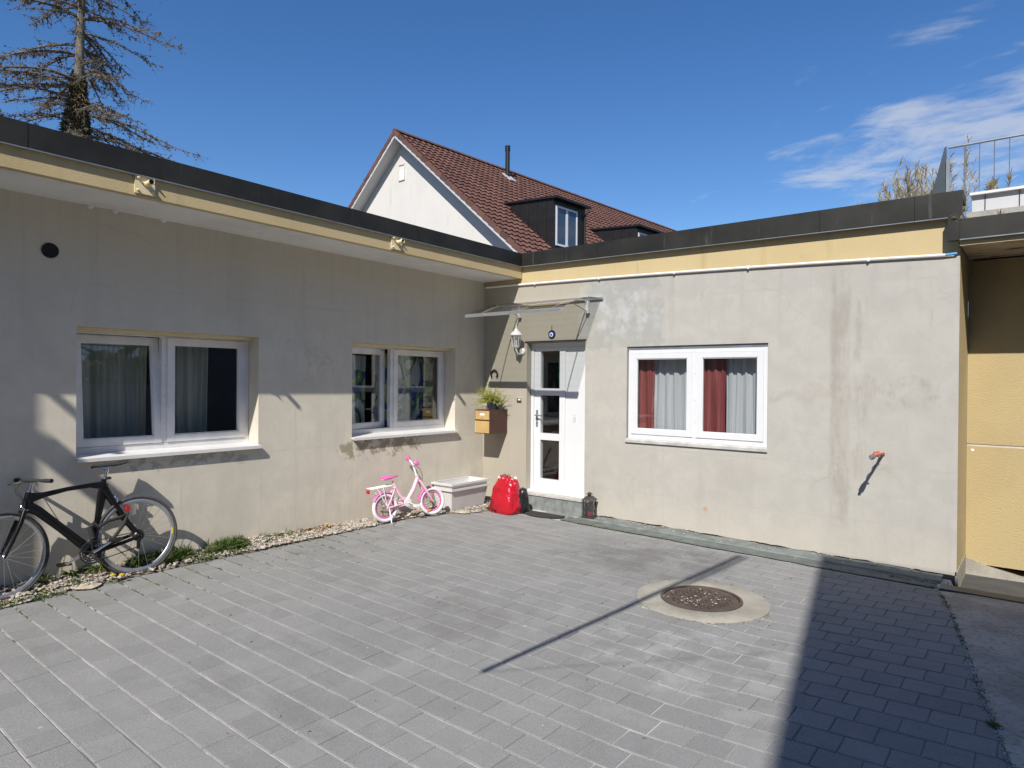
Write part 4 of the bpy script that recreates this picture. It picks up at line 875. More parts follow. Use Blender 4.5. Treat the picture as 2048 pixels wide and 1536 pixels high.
for i in range(190):
    a = rnd.uniform(0, 6.283); el = rnd.uniform(.05, 1.3); d = V(math.cos(a)*math.cos(el), math.sin(a)*math.cos(el)*.8-.1, math.sin(el)*.75).normalized(); L = rnd.uniform(.08, .27)*(1.1 if d.x < 0 else .9); p = V(.30+rnd.uniform(-.05, .05), -.16+rnd.uniform(-.05, .04), 1.395); pts = []
    for k in range(6): pts.append(p.copy()); d = (d+V(0, 0, -.10)).normalized(); p = p+d*L/5
    if min(q.x for q in pts) < .03 or max(q.y for q in pts) > -.012: continue
    sm.tube(pts, [.0022, .002, .0018, .0014, .001, .0006], 3, False)
    for k in range(26): q = rnd.uniform(.2, 1)*4.999; j = int(q); blade(lv, pts[j].lerp(pts[j+1], q-j), d+V(rnd.uniform(-1, 1), rnd.uniform(-1, 1), rnd.uniform(-.5, 1)), rnd.uniform(.012, .03), .0055, .3, 2)
lv.build('leaves', 'shrub_leaf', pp); sm.build('stems', 'shrub_leaf', pp)
dk = MB()
for i in range(46):
    a = rnd.uniform(-.6, .9); d = V(math.cos(a), -.2+rnd.uniform(-.3, .2), rnd.uniform(-.25, .5)).normalized(); p = V(.375, -.12, 1.30); q = p+d*rnd.uniform(.06, .16); q.y = min(q.y, -.02); q.z = max(1.29, q.z); dk.tube([p, p.lerp(q, .5)+V(0, 0, .015), q], [.0016, .0012, .0007], 3, False)
dk.build('dry_twigs', 'bark', pp)
tap = thing('water_tap', 'long pipe tap wrapped with red cable sticking out of the right wall', 'tap', (5.05, 0, 1.01))
MB().tube([(5.051, 0, 1.013), (5.03, -.20, 1.010), (5.018, -.31, 1.008)], .012, 10).build('pipe', 'pipe_copper', tap, 40); MB().lathe([(.020, 0), (.024, .02), (.024, .06), (.014, .075), (.014, .10)], (5.018, -.305, 1.008), (-.03, -1, 0), 12).build('valve', 'grey_steel', tap, 40)
MB().tube([(5.016, -.335, 1.02), (5.03, -.34, 1.05), (5.075, -.345, 1.062)], .007, 8).build('lever', 'red_cable', tap, 60)
cb_ = [V(5.05-.035*i/18+.017*math.cos(i*1.15), -.02-.28*i/18, 1.012+.017*math.sin(i*1.15)) for i in range(19)]; MB().tube(cb_, .004, 6).build('red_cable', 'red_cable', tap, 60)

# ------------------------------------------------------------------ on the ground
mh = thing('manhole', 'round rusty manhole cover set in a pale concrete ring', 'manhole', (4.10, -2.05, gz(4.1, -2.05)))
mz = gz(4.13, -2.05)
MB().lathe([(.318, -.05), (.318, .006), (.325, .009), (.505, .007), (.518, .001), (.518, -.05)], (4.115, -2.05, mz), n=64, cap=False).build('concrete_ring', 'ring_concrete', mh, 30)
MB().lathe([(.29, -.05), (.295, .010), (.316, .010), (.316, -.05)], (4.115, -2.05, mz+.003), n=56, cap=False).build('iron_frame', 'rust_iron', mh, 30)
lid = MB().lathe([(.289, -.03), (.289, .004), (.284, .007)], (4.115, -2.05, mz), n=56).build('iron_lid', 'rust_iron', mh, 30)
hl = MB(); stud = MB()
for i in range(-7, 8):
    for j in range(-7, 8):
        x, y = i*.036+(.018 if j % 2 else 0), j*.032
        if math.hypot(x, y) < .245:
            if (i+j) % 2 == 0: hl.box(4.115+x-.011, 4.115+x+.011, -2.05+y-.006, -2.05+y+.006, mz+.0072, mz+.0082)
            else: stud.box(4.115+x-.011, 4.115+x+.011, -2.05+y-.006, -2.05+y+.006, mz+.0072, mz+.012)
hl.build('lid_slots', 'black_hole', lid, kind='stuff'); stud.build('lid_studs', 'rust_iron', lid, kind='stuff')

# black road bicycle leaning on the left wall
bike = thing('road_bicycle', 'black road bicycle with flat handlebar leaning against the left wall', 'bicycle', (.2, -5.15, 0))
def LX(z): return .235-.10*z                       # lean: x falls towards the wall with height
def B(y, z, w=0): return V(LX(z)+w, y, z+.0)
RH, FH, BB = (-4.71, .335), (-5.653, .335), (-5.072, .262)
wax = V(1, 0, .10).normalized()
steer = R(14)
def wheel(root, hub, ax, Rw, rt, rim_r, tyre, rim, spoke, nsp, hubr, extra=None):
    w_ = bpy.data.objects.new('wheel', None); t = MB().torus(hub, ax, Rw-rt, rt, 56, 8).build('wheel', tyre, root, 60)
    MB().torus(hub, ax, Rw-2*rt-rim_r*.75, rim_r, 48, 6, ry=rim_r*.55).build('rim', rim, t, 60)
    bpy.data.objects.remove(w_); a = (V(0, 0, 1)-ax*ax.z).normalized(); b = ax.cross(a); sp = MB()
    for k in range(nsp):
        t0 = 2*math.pi*k/nsp; t1 = t0+(.35 if k % 2 else -.35); s_ = (1 if k % 4 < 2 else -1)*hubr*1.6
        sp.tube([hub+ax*s_+(a*math.cos(t1)+b*math.sin(t1))*hubr, hub+(a*math.cos(t0)+b*math.sin(t0))*(Rw-2*rt-rim_r)], spoke[1], 4, False)
    sp.build('spokes', spoke[0], t); MB().lathe([(hubr*.6, -hubr*2.6), (hubr, -hubr*2), (hubr*.6, -hubr*1.4), (hubr*.6, hubr*1.4), (hubr, hubr*2), (hubr*.6, hubr*2.6)], hub, ax, 12).build('hub', 'chrome', t, 40)
    return t
fax = (wax*math.cos(steer)+V(0, 1, 0)*math.sin(steer)).normalized()
rw = wheel(bike, B(*RH), wax, .334, .0135, .018, 'grey_rubber', 'rim_silver', ('chrome', .0014), 24, .02); fw = wheel(bike, B(*FH), fax, .334, .0135, .018, 'grey_rubber', 'rim_silver', ('chrome', .0014), 24, .018)
MB().torus(B(*RH)+wax*.0115, wax, .286, .009, 10, 6, -1.70, -1.50, .002).build('rim_print', 'yellow_print', rw)
def flat_tube(m, pts, rs, sq=.62, n=12):               # aero section: narrower across the bike than along it
    b = len(m.v); pts = [Vector(p) for p in pts]
    for i, p in enumerate(pts):
        d = (pts[min(i+1, len(pts)-1)]-pts[max(i-1, 0)]).normalized(); a = wax; c = d.cross(a).normalized(); a = c.cross(d)
        for k in range(n): t = 6.2832*k/n; m.v.append(tuple(p+a*math.cos(t)*rs[i]*sq+c*math.sin(t)*rs[i]))
    for i in range(len(pts)-1):
        for k in range(n): k2 = (k+1) % n; m.f.append((b+i*n+k, b+i*n+k2, b+(i+1)*n+k2, b+(i+1)*n+k))
    m.f.append(tuple(b+k for k in reversed(range(n)))); m.f.append(tuple(b+(len(pts)-1)*n+k for k in range(n)))
fm = MB()
flat_tube(fm, [B(-5.478, .745), B(-5.38, .760), B(-5.22, .785), B(-5.06, .795), B(-4.955, .785)], [.040, .022, .017, .019, .034])
flat_tube(fm, [B(-5.495, .690), B(-5.42, .640), B(-5.27, .485), B(-5.13, .335), BB and B(*BB)], [.044, .036, .033, .036, .042])
flat_tube(fm, [B(-4.955, .80), B(-4.975, .70), B(-5.01, .52), B(-5.045, .36), B(*BB)], [.034, .036, .024, .026, .042])
flat_tube(fm, [B(-5.474, .79), B(-5.508, .655)], [.026, .028], 1)
for s_ in (-1, 1):
    flat_tube(fm, [B(-4.955, .755, .012*s_), B(-4.90, .65, .030*s_), B(-4.80, .47, .055*s_), B(RH[0], RH[1]+.01, .064*s_)], [.034, .020, .013, .012], .7)
    flat_tube(fm, [B(-5.06, .262, .02*s_), B(-4.93, .285, .050*s_), B(RH[0], RH[1], .066*s_)], [.024, .016, .013], .8)
fm.build('frame', 'black_carbon', bike, 60)
fk = MB(); 
for s_ in (-1, 1): fk.tube([B(-5.515, .66, .03*s_), B(-5.545, .58, .048*s_), B(-5.60, .45, .052*s_), B(FH[0], FH[1], .052*s_)], [.020, .017, .013, .009], 10)
fk.tube([B(-5.505, .665), B(-5.515, .655)], [.03, .036], 10); fk.build('fork', 'black_carbon', bike, 60)
MB().lathe([(.026, 0), (.029, .004), (.029, .014), (.024, .018)], B(-5.510, .652), (B(-5.474, .79)-B(-5.508, .655)), 14).build('headset', 'chrome', bike, 40); MB().lathe([(.026, 0), (.026, .014), (.018, .02)], B(-5.474, .79), (B(-5.474, .79)-B(-5.508, .655)), 14).build('headset', 'chrome', bike, 40)
MB().tube([B(-5.470, .80), B(-5.455, .858)], .013, 10).build('stem', 'chrome', bike, 40)
bc = B(-5.46, .880); bd = (V(.31, .124, .012)).normalized(); MB().tube([bc-bd*.205, bc-bd*.1+V(0, 0, .0), bc, bc+bd*.1, bc+bd*.205], [.011, .012, .0155, .012, .011], 10).build('handlebar', 'black_rubber', bike, 60)
for s_ in (-1, 1):
    MB().tube([bc+bd*.21*s_, bc+bd*.12*s_], [.0165, .015], 10).build('grip', 'black_rubber', bike, 40)
    MB().tube([bc+bd*.09*s_, bc+bd*.10*s_+V(.0, -.03, -.02), bc+bd*.17*s_+V(.0, -.055, -.035)], [.008, .006, .005], 6).build('brake_lever', 'chrome', bike, 60)
MB().tube([bc+bd*.09, bc+bd*.02+V(0, -.12, -.02), B(-5.57, .80, .03), B(-5.51, .73, .03), B(-5.47, .72, .02)], .0028, 5).build('cable', 'black_rubber', bike); MB().tube([bc-bd*.09, bc+V(0, -.10, -.06), B(-5.535, .78, .04), B(-5.535, .66, .045)], .0028, 5).build('cable', 'black_rubber', bike)
MB().tube([B(-4.955, .79), B(-4.925, .925)], .0145, 10).build('seat_post', 'chrome', bike, 40); MB().tube([B(-4.957, .795), B(-4.953, .835)], .02, 10).build('seat_clamp', 'black_carbon', bike, 40); MB().box(LX(.84)-.015, LX(.84)+.02, -4.945, -4.905, .83, .85).build('light_mount', 'black_rubber', bike)
sd_ = MB(); prof_ = [(-5.045, .938, .010, .010), (-5.02, .945, .017, .012), (-4.94, .948, .026, .013), (-4.86, .953, .05, .015), (-4.80, .962, .066, .015), (-4.777, .965, .05, .010)]
for (y, z, hw_, t) in prof_:
    for k in range(10): a = 6.2832*k/10; sd_.v.append(tuple(B(y, z+t*math.sin(a), hw_*math.cos(a))))
for i in range(5):
    for k in range(10): sd_.f.append((i*10+k, i*10+(k+1) % 10, (i+1)*10+(k+1) % 10, (i+1)*10+k))
sd_.f += [tuple(range(9, -1, -1)), tuple(50+k for k in range(10))]; sdo = sd_.build('saddle', 'black_rubber', bike, 60)
for s_ in (-1, 1): MB().tube([B(-5.0, .935, .012*s_), B(-4.95, .922, .02*s_), B(-4.88, .925, .02*s_), B(-4.82, .945, .025*s_)], .0035, 6).build('saddle_rail', 'chrome', sdo)
cr_ = MB(); ca = wax
for Rr in (.088, .068, .052): cr_.torus(B(BB[0], BB[1])+ca*(.045-.3*(.088-Rr)), ca, Rr, .005, 40, 4, ry=.0025)
for k in range(5):
    a = k*1.2566; ex_ = (V(0, 0, 1)-ca*ca.z).normalized(); ey = ca.cross(ex_); cr_.tube([B(*BB)+ca*.042, B(*BB)+ca*.044+(ex_*math.cos(a)+ey*math.sin(a))*.085], .006, 5)
for k in range(40): a = k*6.2832/40; c0 = B(*BB)+ca*.045+(ex_*math.cos(a)+ey*math.sin(a))*.094; cr_.lathe([(.004, -.0015), (.004, .0015)], c0, ca, 5)
cr_.build('chainring', 'dark_steel', bike, 40)
pe = V(0, .165, .088).normalized()
MB().tube([B(*BB)+ca*.060, B(BB[0], BB[1])+ca*.075+pe*.17], [.013, .010], 8).build('crank', 'chrome', bike, 40); MB().tube([B(*BB)-ca*.060, B(*BB)-ca*.075-pe*.17], [.013, .010], 8).build('crank', 'chrome', bike, 40)
for s_ in (-1, 1): q = B(*BB)+(ca*.078+pe*.17)*s_; MB().hexa([q+V(sx*.03, sy*.045, sz*.010)+ca*.035*s_ for sz in (-1, 1) for sx, sy in ((-1, -1), (1, -1), (1, 1), (-1, 1))]).build('pedal', 'dark_steel', bike)
ch = MB(); r0 = B(*RH)+ca*.03; ch.tube([B(*BB)+ca*.04+V(0, 0, .086), r0+V(0, 0, .035)], .004, 5); ch.tube([B(*BB)+ca*.04+V(0, 0, -.086), r0+V(0, -.02, -.10), r0+V(0, .015, -.05)], .004, 5); ch.build('chain', 'dark_steel', bike)
MB().lathe([(.05, -.012), (.045, 0), (.03, .012)], r0, ca, 20).build('cassette', 'dark_steel', bike, 30); MB().hexa([r0+V(sx*.008, sy*.012-.005, sz*.045-.07) for sz in (-1, 1) for sx, sy in ((-1, -1), (1, -1), (1, 1), (-1, 1))]).build('derailleur', 'dark_steel', bike)
for (y, z) in ((-5.53, .668), (-4.885, .665)):
    m = MB()
    for s_ in (-1, 1): m.tube([B(y, z+.03, .01*s_), B(y+.01, z, .035*s_), B(y+.012, z-.04, .022*s_)], [.006, .009, .008], 6)
    m.build('brake_caliper', 'chrome', bike, 60)
MB().box(LX(.56)-.012, LX(.56)+.03, -4.80, -4.775, .545, .60).build('tail_light', 'red_lamp', bike)
lk = [B(-5.06, .50, .03), B(-5.02, .46, .05), B(-4.95, .50, .05), B(-4.86, .51, .045), B(-4.80, .54, .05), B(-4.83, .46, .055), B(-4.90, .37, .05), B(-4.94, .33, .04)]
MB().tube(lk, .015, 8).build('cable_lock', 'black_rubber', bike, 60); MB().tube([B(-5.08, .47, .03), B(-5.06, .37, .03)], .022, 8).build('lock_body', 'black_rubber', bike, 60)

# pink child's bicycle
kb_ = thing('child_bicycle', "pink and white child's bicycle with luggage rack leaning by the planter", 'bicycle', (.3, -1.7, 0)); K0 = V(.262, -2.018, .012); ke = V(.163, .987, 0).normalized(); kn = V(ke.y, -ke.x, 0)
def K(s, t, w=0): return K0+ke*s+V(0, 0, t)+kn*(w-.10*t)
kax = (kn+V(0, 0, .10)).normalized(); kf = (kax*math.cos(R(-10))+ke*math.sin(R(-10))).normalized()
kw = wheel(kb_, K(0, .170), kax, .170, .022, .012, 'white_rubber', 'magenta', ('iron_black', .0016), 16, .016); kw2 = wheel(kb_, K(.665, .175), kf, .170, .022, .012, 'white_rubber', 'magenta', ('iron_black', .0016), 16, .016)
MB().hexa([K(.60, .075, .02)+V(0, sy*.035, sz*.008)+kn*sx*.004 for sz in (-1, 1) for sx, sy in ((-1, -1), (1, -1), (1, 1), (-1, 1))]).build('reflector', 'amber', kw2)
m = MB(); m.tube([K(.47, .475), K(.40, .34), K(.31, .225)], [.024, .026, .024], 10); m.tube([K(.455, .505), K(.49, .435)], .02, 10); m.tube([K(.12, .46), K(.18, .34), K(.235, .25), K(.30, .215)], [.015, .016, .018, .02], 10)
m.tube([K(.46, .46), K(.38, .30), K(.30, .245), K(.22, .27)], .012, 8)
for s_ in (-1, 1): m.tube([K(.145, .40, .012*s_), K(.06, .26, .04*s_), K(0, .175, .05*s_)], .009, 8); m.tube([K(.29, .205, .02*s_), K(.12, .185, .045*s_), K(0, .17, .05*s_)], .009, 8)
m.build('frame', 'pink_paint', kb_, 60)
m = MB()
for s_ in (-1, 1): m.tube([K(.495, .43, .03*s_), K(.545, .34, .045*s_), K(.63, .20, .045*s_), K(.665, .175, .045*s_)], [.013, .013, .011, .008], 8)
m.tube([K(.493, .435, -.035), K(.493, .435, .035)], .014, 8); m.build('fork', 'pink_paint', kb_, 60)
MB().tube([K(.455, .505), K(.42, .615)], .013, 8).build('stem', 'white_paint', kb_, 40); kh = (ke*.35-kn*.9).normalized(); hc = K(.42, .625)
MB().tube([hc-kh*.16+V(0, 0, .05)-ke*.02, hc-kh*.08+V(0, 0, .02), hc, hc+kh*.08+V(0, 0, .02), hc+kh*.16+V(0, 0, .05)-ke*.02], .010, 8).build('handlebar', 'white_paint', kb_, 60)
for s_ in (-1, 1):
    q = hc+kh*.16*s_+V(0, 0, .05)-ke*.02; MB().lathe([(.018, -.01), (.018, .065), (.030, .066), (.032, .078), (.022, .086)], q, kh*s_+V(0, 0, .15), 12).build('grip', 'magenta', kb_, 40); MB().tube([q-kh*.02*s_, q-kh*.0*s_+ke*.03-V(0, 0, .02), q+kh*.05*s_+ke*.05-V(0, 0, .02)], .005, 6).build('brake_lever', 'white_paint', kb_, 60)
MB().tube([hc+kh*.13+V(0, 0, .02), hc+ke*.1+V(0, 0, -.05), K(.52, .50, .03), K(.51, .42, .03)], .003, 5).build('cable', 'iron_black', kb_)
MB().tube([K(.155, .385), K(.115, .47)], .012, 8).build('seat_post', 'chrome', kb_, 40)
sd2 = MB(); prf = [(-.02, .505, .055, .016), (.02, .515, .062, .02), (.09, .515, .05, .017), (.15, .522, .022, .013), (.19, .525, .014, .010)]
for (s0, z, hw_, t) in prf:
    for k in range(10): a = 6.2832*k/10; sd2.v.append(tuple(K(s0, z+t*math.sin(a), hw_*math.cos(a))))
for i in range(4):
    for k in range(10): sd2.f.append((i*10+k, i*10+(k+1) % 10, (i+1)*10+(k+1) % 10, (i+1)*10+k))
sd2.f += [tuple(range(9, -1, -1)), tuple(40+k for k in range(10))]; sdo2 = sd2.build('saddle', 'magenta', kb_, 60); MB().torus(K(.03, .497), V(0, 0, 1), .045, .008, 20, 5).build('saddle_base', 'white_paint', sdo2)
rk = MB()
for w_ in (-.05, -.017, .017, .05): rk.tube([K(.085, .425, w_), K(-.20, .405, w_)], .005, 6)
for s0 in (.085, -.06, -.20): rk.tube([K(s0, .415+.03*s0, -.05), K(s0, .415+.03*s0, .05)], .005, 6)
for s_ in (-1, 1): rk.tube([K(-.04, .41, .05*s_), K(0, .19, .055*s_)], .0045, 6); rk.tube([K(-.12, .405, .05*s_), K(0, .19, .055*s_)], .0045, 6)
rk.tube([K(.085, .425), K(.13, .43)], .006, 6); rk.build('luggage_rack', 'white_paint', kb_, 40); MB().box(*[c for p in ((K(-.215, .372).x-.02, K(-.215, .372).x+.02), (K(-.215, .372).y-.010, K(-.215, .372).y+.010), (.365, .405)) for c in p]).build('tail_light', 'red_lamp', kb_)
def mudguard(hub, ax, a0, a1, Rg):
    m = MB(); a = (V(0, 0, 1)-ax*ax.z).normalized(); b = ax.cross(a); n = 18
    for i in range(n+1):
        t = a0+(a1-a0)*i/n; d = a*math.cos(t)+b*math.sin(t)
        for k, (w_, dr) in enumerate(((-.03, -.012), (-.018, 0), (.018, 0), (.03, -.012))): m.v.append(tuple(hub+d*(Rg+dr)+ax*w_))
    for i in range(n):
        for k in range(3): m.f.append((i*4+k, i*4+k+1, i*4+k+5, i*4+k+4))
    return m
ysg = 1 if kax.cross((V(0, 0, 1)-kax*kax.z).normalized()).dot(ke) > 0 else -1
def mg(hub, ax, lo, hi): return mudguard(hub, ax, ysg*lo, ysg*hi, .187)
mg(K(0, .170), kax, -1.05, .75).build('mudguard', 'magenta', kb_, 60); mg(K(.665, .175), kf, -1.55, -.1).build('mudguard', 'magenta', kb_, 60)
MB().lathe([(.052, 0), (.050, .008), (.02, .012)], K(.295, .205, .03), kn, 24).build('chain_case', 'white_paint', kb_, 40); MB().hexa([K(.16+.15*a, .178+.02*a, .03)+V(0, 0, z_)+kn*w_ for z_ in (-.018, .018) for a, w_ in ((-1, 0), (1, 0), (1, .006), (-1, .006))]).build('chain_guard', 'pink_paint', kb_)
MB().tube([K(.295, .205, .045), K(.38, .165, .06)], .007, 8).build('crank', 'white_paint', kb_, 40); MB().tube([K(.295, .205, -.045), K(.21, .245, -.06)], .007, 8).build('crank', 'white_paint', kb_, 40)
for (s0, z, w_) in ((.39, .160, .085), (.20, .25, -.085)): MB().hexa([K(s0, z, w_)+ke*sx*.035+kn*sy*.03+V(0, 0, sz*.010) for sz in (-1, 1) for sx, sy in ((-1, -1), (1, -1), (1, 1), (-1, 1))]).build('pedal', 'white_paint', kb_)
MB().tube([K(.02, .165, .065), K(-.01, .02, .15)], .006, 6).build('kickstand', 'white_paint', kb_)

# planters, bags, stump, lantern, mat
def planter(z0, zt, x0, x1, y0, y1, label, inset):
    t = thing('planter_box', label, 'planter', ((x0+x1)/2, (y0+y1)/2, z0)); m = MB(); i_ = inset
    o = [(x0+i_, y0+i_), (x1-i_, y0+i_), (x1-i_, y1-i_), (x0+i_, y1-i_)]; tp_ = [(x0+.02, y0+.02), (x1-.02, y0+.02), (x1-.02, y1-.02), (x0+.02, y1-.02)]; q = .008
    inn = [(x0+.03, y0+.03), (x1-.03, y0+.03), (x1-.03, y1-.03), (x0+.03, y1-.03)]; ib = [(x0+i_+q, y0+i_+q), (x1-i_-q, y0+i_+q), (x1-i_-q, y1-i_-q), (x0+i_+q, y1-i_-q)]
    m.v = [(*p, z0) for p in o]+[(*p, zt-.01) for p in tp_]+[(*p, zt-.01) for p in inn]+[(*p, z0+.02) for p in ib]
    for r in range(3):
        for k in range(4): m.f.append((r*4+k, r*4+(k+1) % 4, (r+1)*4+(k+1) % 4, (r+1)*4+k))
    m.f += [(3, 2, 1, 0), (12, 13, 14, 15)]; m.build('tub', 'planter_plastic', t)
    r = MB()
    for (a, b, c, d) in ((x0, x1, y0, y0+.032), (x0, x1, y1-.032, y1), (x0, x0+.032, y0+.032, y1-.032), (x1-.032, x1, y0+.032, y1-.032)): r.box(a, b, c, d, zt-.026, zt)
    r.build('rim', 'planter_plastic', t); return t
planter(.012, .285, .015, .395, -1.05, -.31, 'lower pale plastic flower box standing on the gravel', .06)
planter(.085, .352, .012, .392, -1.045, -.315, 'upper pale plastic flower box nested in another one', .075)
bag = thing('plastic_bag', 'stuffed red plastic bag printed with black rings beside the door step', 'bag', (.86, -.55, -.01))
def sack(cx, cy, w_, d_, h, nz=22, na=44, seed=0, neck=.42, droop=0):
    m = MB()
    for i in range(nz+1):
        t = i/nz; pr_ = (1-.16*(1-t)**9)*(1-(1-neck)*t**1.15-.12*t**8)
        for k in range(na):
            a = 6.2832*k/na; c_, s_ = math.cos(a), math.sin(a); sx = math.copysign(abs(c_)**.70, c_); sy = math.copysign(abs(s_)**.8, s_)
            f = pr_*(1+.13*mnoise.noise(V(c_*1.9, s_*1.9, t*2.6+seed))+.07*(1-2*abs(mnoise.noise(V(c_*3.2+2, s_*3.2, t*4.5+seed))))+.045*mnoise.noise(V(c_*7, s_*7, t*10+seed))+(.02+.05*t*t)*math.sin(a*11+seed+2*mnoise.noise(V(c_*2, s_*2, t*5)))*t)
            cor = droop*max(0, -c_)**3*(1-t)**3
            m.v.append((cx+sx*w_*f-cor+.04*t*t, cy+sy*d_*f, h*(t-.05*t*t*c_)+.018*mnoise.noise(V(c_*3, s_*3, seed+5))*(1 if i else 0)))
    for i in range(nz):
        for k in range(na): m.f.append((i*na+k, i*na+(k+1) % na, (i+1)*na+(k+1) % na, (i+1)*na+k))
    m.f += [tuple(reversed(range(na))), tuple(nz*na+k for k in range(na))]; return m
zg = gz(.86, -.55)
so1 = sack(0, 0, .225, .15, .45, seed=3.4, neck=.60, droop=.07); o = so1.build('bag_body', 'red_plastic', None, 60); o.location = (.86, -.545, zg+.004); o.parent = bag; o.matrix_parent_inverse = WM[bag.name].inverted()
ol = MB()
for (cx_, sg) in ((.855, 1), (.93, -1)): ol.tube([V(cx_-.04, -.55, zg+.42), V(cx_-.03, -.56, zg+.475), V(cx_+.01*sg, -.565, zg+.50), V(cx_+.03, -.56, zg+.46), V(cx_+.05, -.55, zg+.42)], .004, 6)
ol.build('drawstring', 'iron_black', bag); wr = MB()
for k in range(12): a = k*.5236; blade(wr, V(.89+.10*math.cos(a), -.545+.06*math.sin(a), zg+.40), V(math.cos(a)*.4, math.sin(a)*.4, 1), .075, .055, .3, 2)
wr.build('white_lining', 'paper_white', bag)
bb_ = sack(0, 0, .10, .12, .30, 12, 24, 9, .45); o = bb_.build('trash_bag', 'black_bag', None, 60); o.location = (1.0, -.40, gz(1, -.35)+.003); tag(o, 'small black plastic bag half hidden behind the red bag', 'bag')
stm = thing('log_stump', 'sawn log stump standing in the wall corner behind the red bag', 'stump', (.50, -.22, .0)); MB().lathe([(.12, -.01), (.115, .05), (.11, .12), (.108, .215), (.104, .22)], (.50, -.20, 0), n=20).build('bark', 'bark', stm, 40); MB().lathe([(.103, .2205), (.103, .224)], (.50, -.20, 0), n=20).build('cut_face', 'wood_cut', stm)
def rock(c, r, label, fl=.8, mat='boulder'):
    m = MB(); n, k_ = 9, 12
    for i in range(n+1):
        t = math.pi*i/n
        for k in range(k_): a = 6.2832*k/k_; d = V(math.sin(t)*math.cos(a), math.sin(t)*math.sin(a), math.cos(t)); f = r*(1+.28*mnoise.noise(d*1.9+V(*c)*7)+.12*mnoise.noise(d*5+V(*c)*3)); m.v.append((c[0]+d.x*f*1.15, c[1]+d.y*f, c[2]+d.z*f*fl))
    for i in range(n):
        for k in range(k_): m.f.append((i*k_+k, i*k_+(k+1) % k_, (i+1)*k_+(k+1) % k_, (i+1)*k_+k))
    tag(m.build('stone', mat, None, 60), label, 'stone')
rock((.19, -4.52, .035), .045, 'brown knobbly stone beside the rear wheel of the black bicycle'); rock((.60, -.40, .05), .075, 'tan stone between the red bag and the planter'); rock((.20, -1.58, .03), .04, 'yellowish stone under the pink bicycle'); rock((.50, -.95, .008), .075, 'flat brown stone lying in front of the planter', .22); rock((.26, -5.12, .012), .10, 'flat tan stone lying under the pedals of the black bicycle', .16)
ln = thing('candle_lantern', 'small metal candle lantern standing at the foot of the wall right of the step', 'lantern', (1.86, -.13, 0)); lz = gz(1.86, -.13)+.022; a0 = R(12)
def L(x, y, z): return V(1.86+x*math.cos(a0)-y*math.sin(a0), -.125+x*math.sin(a0)+y*math.cos(a0), lz+z)
def lbox(m, x0, x1, y0, y1, z0, z1): return m.hexa([L(x0, y0, z0), L(x1, y0, z0), L(x1, y1, z0), L(x0, y1, z0), L(x0, y0, z1), L(x1, y0, z1), L(x1, y1, z1), L(x0, y1, z1)])
lbox(MB(), -.078, .078, -.072, .072, 0, .016).build('base', 'lantern_metal', ln); fr_ = MB(); r_ = .062
for sx in (-1, 1):
    for sy in (-1, 1): lbox(fr_, sx*r_-.005, sx*r_+.005, sy*(r_-.006)-.005, sy*(r_-.006)+.005, .016, .215)
for sx in (-1, 1): fr_.tube([L(sx*.062, -.05, .18), L(sx*.062, 0, .10), L(sx*.062, .05, .18)], .002, 4); fr_.tube([L(sx*.062, -.05, .03), L(sx*.062, 0, .10), L(sx*.062, .05, .03)], .002, 4)
fr_.tube([L(-.05, -.058, .19), L(0, -.058, .11), L(.05, -.058, .19)], .002, 4); fr_.tube([L(-.05, -.058, .03), L(0, -.058, .11), L(.05, -.058, .03)], .002, 4); lbox(fr_, -.062, .062, -.059, -.055, .176, .18); fr_.build('cage', 'lantern_metal', ln)
gl = MB(); lbox(gl, -.056, .056, -.052, -.050, .018, .212); lbox(gl, .056, .058, -.049, .049, .018, .212); gl.build('glass', 'lamp_glass', ln)
tpm = MB(); tpm.hexa([L(-.082, -.076, .215), L(.082, -.076, .215), L(.082, .076, .215), L(-.082, .076, .215), L(-.035, -.032, .262), L(.035, -.032, .262), L(.035, .032, .262), L(-.035, .032, .262)]); tpm.build('roof', 'lantern_metal', ln)
MB().lathe([(.022, .262), (.022, .285), (.044, .286), (.006, .312)], L(0, 0, 0), n=14).build('chimney', 'lantern_metal', ln, 30); MB().lathe([(.028, .017), (.028, .065)], L(.012, -.01, 0), n=16).build('candle', 'candle_red', ln, 40)
mt = MB(); pm = [(1.30+.30*math.cos(R(a)), -.27-.24*abs(math.sin(R(a)))) for a in range(180, 361, 10)]; mt.prism(pm, lambda a, b: (a, b, gz(a, b)+.003), lambda a, b: (a, b, gz(a, b)+.017)); tag(mt.build('doormat', 'coir_black', None), 'half-round black doormat in front of the step', 'doormat')

# ------------------------------------------------------------------ weeds, grass, litter
gr = MB()
for i in range(12000):
    q = rnd.random(); 
    if q < .52: y = rnd.uniform(-4.72, -3.68); x = rnd.uniform(.01, .15)+.05*rnd.random()
    elif q < .68: y = rnd.uniform(-5.4, -4.72); x = rnd.uniform(.005, .12)
    elif q < .9: y = rnd.uniform(-7, -5.15); x = rnd.uniform(.12, .36)
    elif q < .95: y = rnd.uniform(-4.3, -3.2); x = rnd.uniform(.14, .30)
    else: y = rnd.uniform(-3.75, -2.9); x = rnd.uniform(.01, .22)
    if mnoise.noise(V(x*7, y*3.5, 1)) < (-.28 if q < .52 else .05): continue
    L_ = rnd.uniform(.035, .11) if q < .52 else rnd.uniform(.025, .065); blade(gr, (x, y, gvz(x, y)), (rnd.uniform(-.7, .8), rnd.uniform(-.8, .8), 1.0), L_, rnd.uniform(.006, .014), 1.0)
g2 = gr.build('grass', 'grass_leaf', kind='stuff'); tag(g2, 'green grass growing in the gravel strip under the black bicycle', 'grass')
